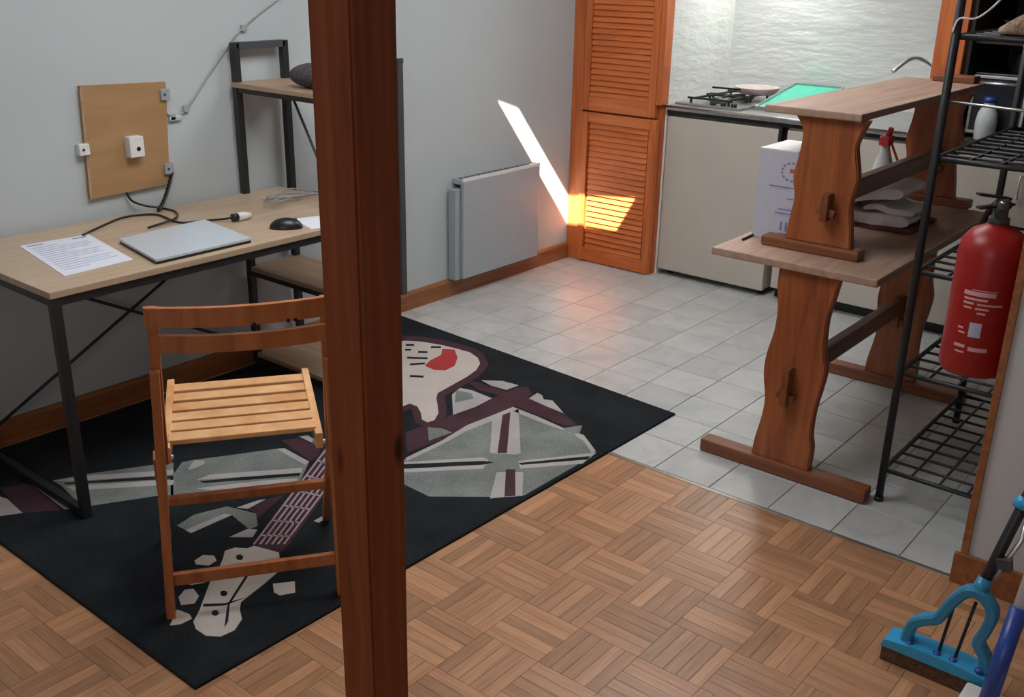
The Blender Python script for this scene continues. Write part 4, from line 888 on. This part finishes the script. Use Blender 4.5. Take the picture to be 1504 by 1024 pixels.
for k, (u, z) in enumerate(((.265, .806), (.345, .807), (.362, .807))):
    t = (u-.018)/.438; mm = .006-.034*(1-(2*t-1)**2)
    obj('screw_hole', tube(bm_new(), [C(u, mm-.0006, z), C(u, mm+.002, z)], .005, 10), 'black', ch)
for k in range(6):
    m0 = .075+k*.0655; dip = -.012*math.sin(math.pi*(k+.5)/6)
    obj('seat_slat', bar(bm_new(), C(.034, m0+.028, .470+dip*.4), C(.404, m0+.028, .470+dip*.4), .050, .014, cm, .003), 'seat', ch)
obj('stretcher', bar(bm_new(), C(.008, .004, .118), C(.436, .004, .118), .016, .034, cm, .003), 'chair', ch)
obj('stretcher', bar(bm_new(), C(-.02, .228, .225), C(.432, .228, .225), .022, .026, cm, .004), 'chair', ch)

# ================================================================== mops
mp_ = thing('sponge_mop', (2.26, .47, 0), 'sky-blue butterfly sponge mop leaning on the partition', 'mop')
MX = 2.262
b = bm_new(); prism(b, [(.345, .042), (.600, .042), (.592, .062), (.53, .070), (.42, .070), (.353, .062)], 'x', MX-.034, MX+.034); obj('plate', b, 'blue', mp_)
obj('sponge', box(bm_new(), MX-.032, MX+.032, .350, .597, 0, .043, .006), 'sponge', mp_)
ap = spline(
            [(MX, y, z) for y, z in ((.548, .066), (.540, .115), (.515, .140), (.485, .160), (.462, .215), (.432, .258), (.398, .258), (.372, .225), (.378, .175), (.388, .135), (.368, .102), (.362, .066))], 5)
b = bm_new()
rings = []
for i, p in enumerate(ap):
    d = (ap[min(i+1, len(ap)-1)]-ap[max(i-1, 0)]).normalized(); s = Vector((1, 0, 0)); n_ = d.cross(s)
    rings.append([b.verts.new(p+s*sx*.017+n_*sn*.013) for sx, sn in ((-.7, -1), (.7, -1), (1, -.6), (1, .6), (.7, 1), (-.7, 1), (-1, .6), (-1, -.6))])
for a, c in zip(rings, rings[1:]):
    for i in range(8): b.faces.new((a[i], a[(i+1) % 8], c[(i+1) % 8], c[i]))
b.faces.new(rings[0][::-1]); b.faces.new(rings[-1])
obj('yoke', b, 'teal', mp_)
for y0, y1 in ((.470, .455), (.432, .412)): obj('pull_rod', tube(bm_new(), [(MX, y0, .066), (MX, y1, .235)], .004), 'black_metal', mp_)
for y in (.535, .470, .432, .372): obj('rivet', lathe(bm_new(), [(.010, 0), (.010, .006), (.001, .008)], (MX-.016, y, .066), 12), 'navy', mp_)
P0 = Vector((MX, .412, .255)); P1 = Vector((2.36, .375, .470)); dv = (P1-P0)
PT = P0 + dv*((PX-.016-P0.x)/dv.x)
obj('socket', tube(bm_new(), [P0, P0+dv*.18], [.020, .017], 12), 'teal', mp_)
obj('pole', tube(bm_new(), [P0+dv*.1, P0+dv*.62, P0+dv*1.0, PT], .013, 12), 'black_metal', mp_)
sd = Vector((0, -1, .2)).normalized()*.032
obj('lever_rod', tube(bm_new(), [P0+dv*.2+sd*.5, P0+dv*.62+sd, P0+dv*.95+sd*.6], .006, 8), 'chrome', mp_)
obj('lever_bracket', bar(bm_new(), P0+dv*.36+sd*.2, P0+dv*.36+sd*1.2, .022, .03), 'grey_metal', mp_)
obj('collar', tube(bm_new(), [P0+dv*.94, P0+dv*1.06], .021, 14), 'blue', mp_)

sm = thing('floor_brush', (2.17, .33, 0), 'floor brush with a deep blue sleeve and white handle beside the sponge mop', 'brush')
Q0 = Vector((2.160, .328, .050)); Q1 = Vector((2.250, .320, .268)); dq = Q1-Q0
QT = Q0 + dq*((PX-.02-Q0.x)/dq.x)
b = bm_new(); box(b, 2.135, 2.205, .19, .385, .030, .060, .008); obj('brush_block', b, 'white', sm)
b = bm_new()
for i in range(14):
    for j in range(4):
        bar(b, (2.145+j*.017, .200+i*.0132, .034), (2.138+j*.0215, .194+i*.0140, 0.0), .009, .009, (1, 0, 0))
o = obj('bristles', b, 'white', sm); o['kind'] = 'stuff'
obj('sleeve', tube(bm_new(), [Q0, Q0+dq*1.0], .020, 16), 'navy', sm)
obj('handle', tube(bm_new(), [Q0+dq*.95, QT], .014, 16), 'white', sm)

# strip lamp over the worktop, above the picture's upper edge
sl_ = thing('strip_lamp', (5.36, 2.2, 1.80), 'white strip lamp fixed high on the niche wall over the worktop', 'lamp')
obj('lamp_case', box(bm_new(), 5.36, 5.42, 2.12, 2.78, 1.80, 1.86, .006), 'white', sl_)
obj('diffuser', box(bm_new(), 5.345, 5.405, 2.14, 2.76, 1.788, 1.803, .004), 'lampglow', sl_)
area('strip_lamp_light', (5.30, 2.45, 1.78), (-.25, 0, -1), .06, .60, 7.0, (1.0, .97, .9))
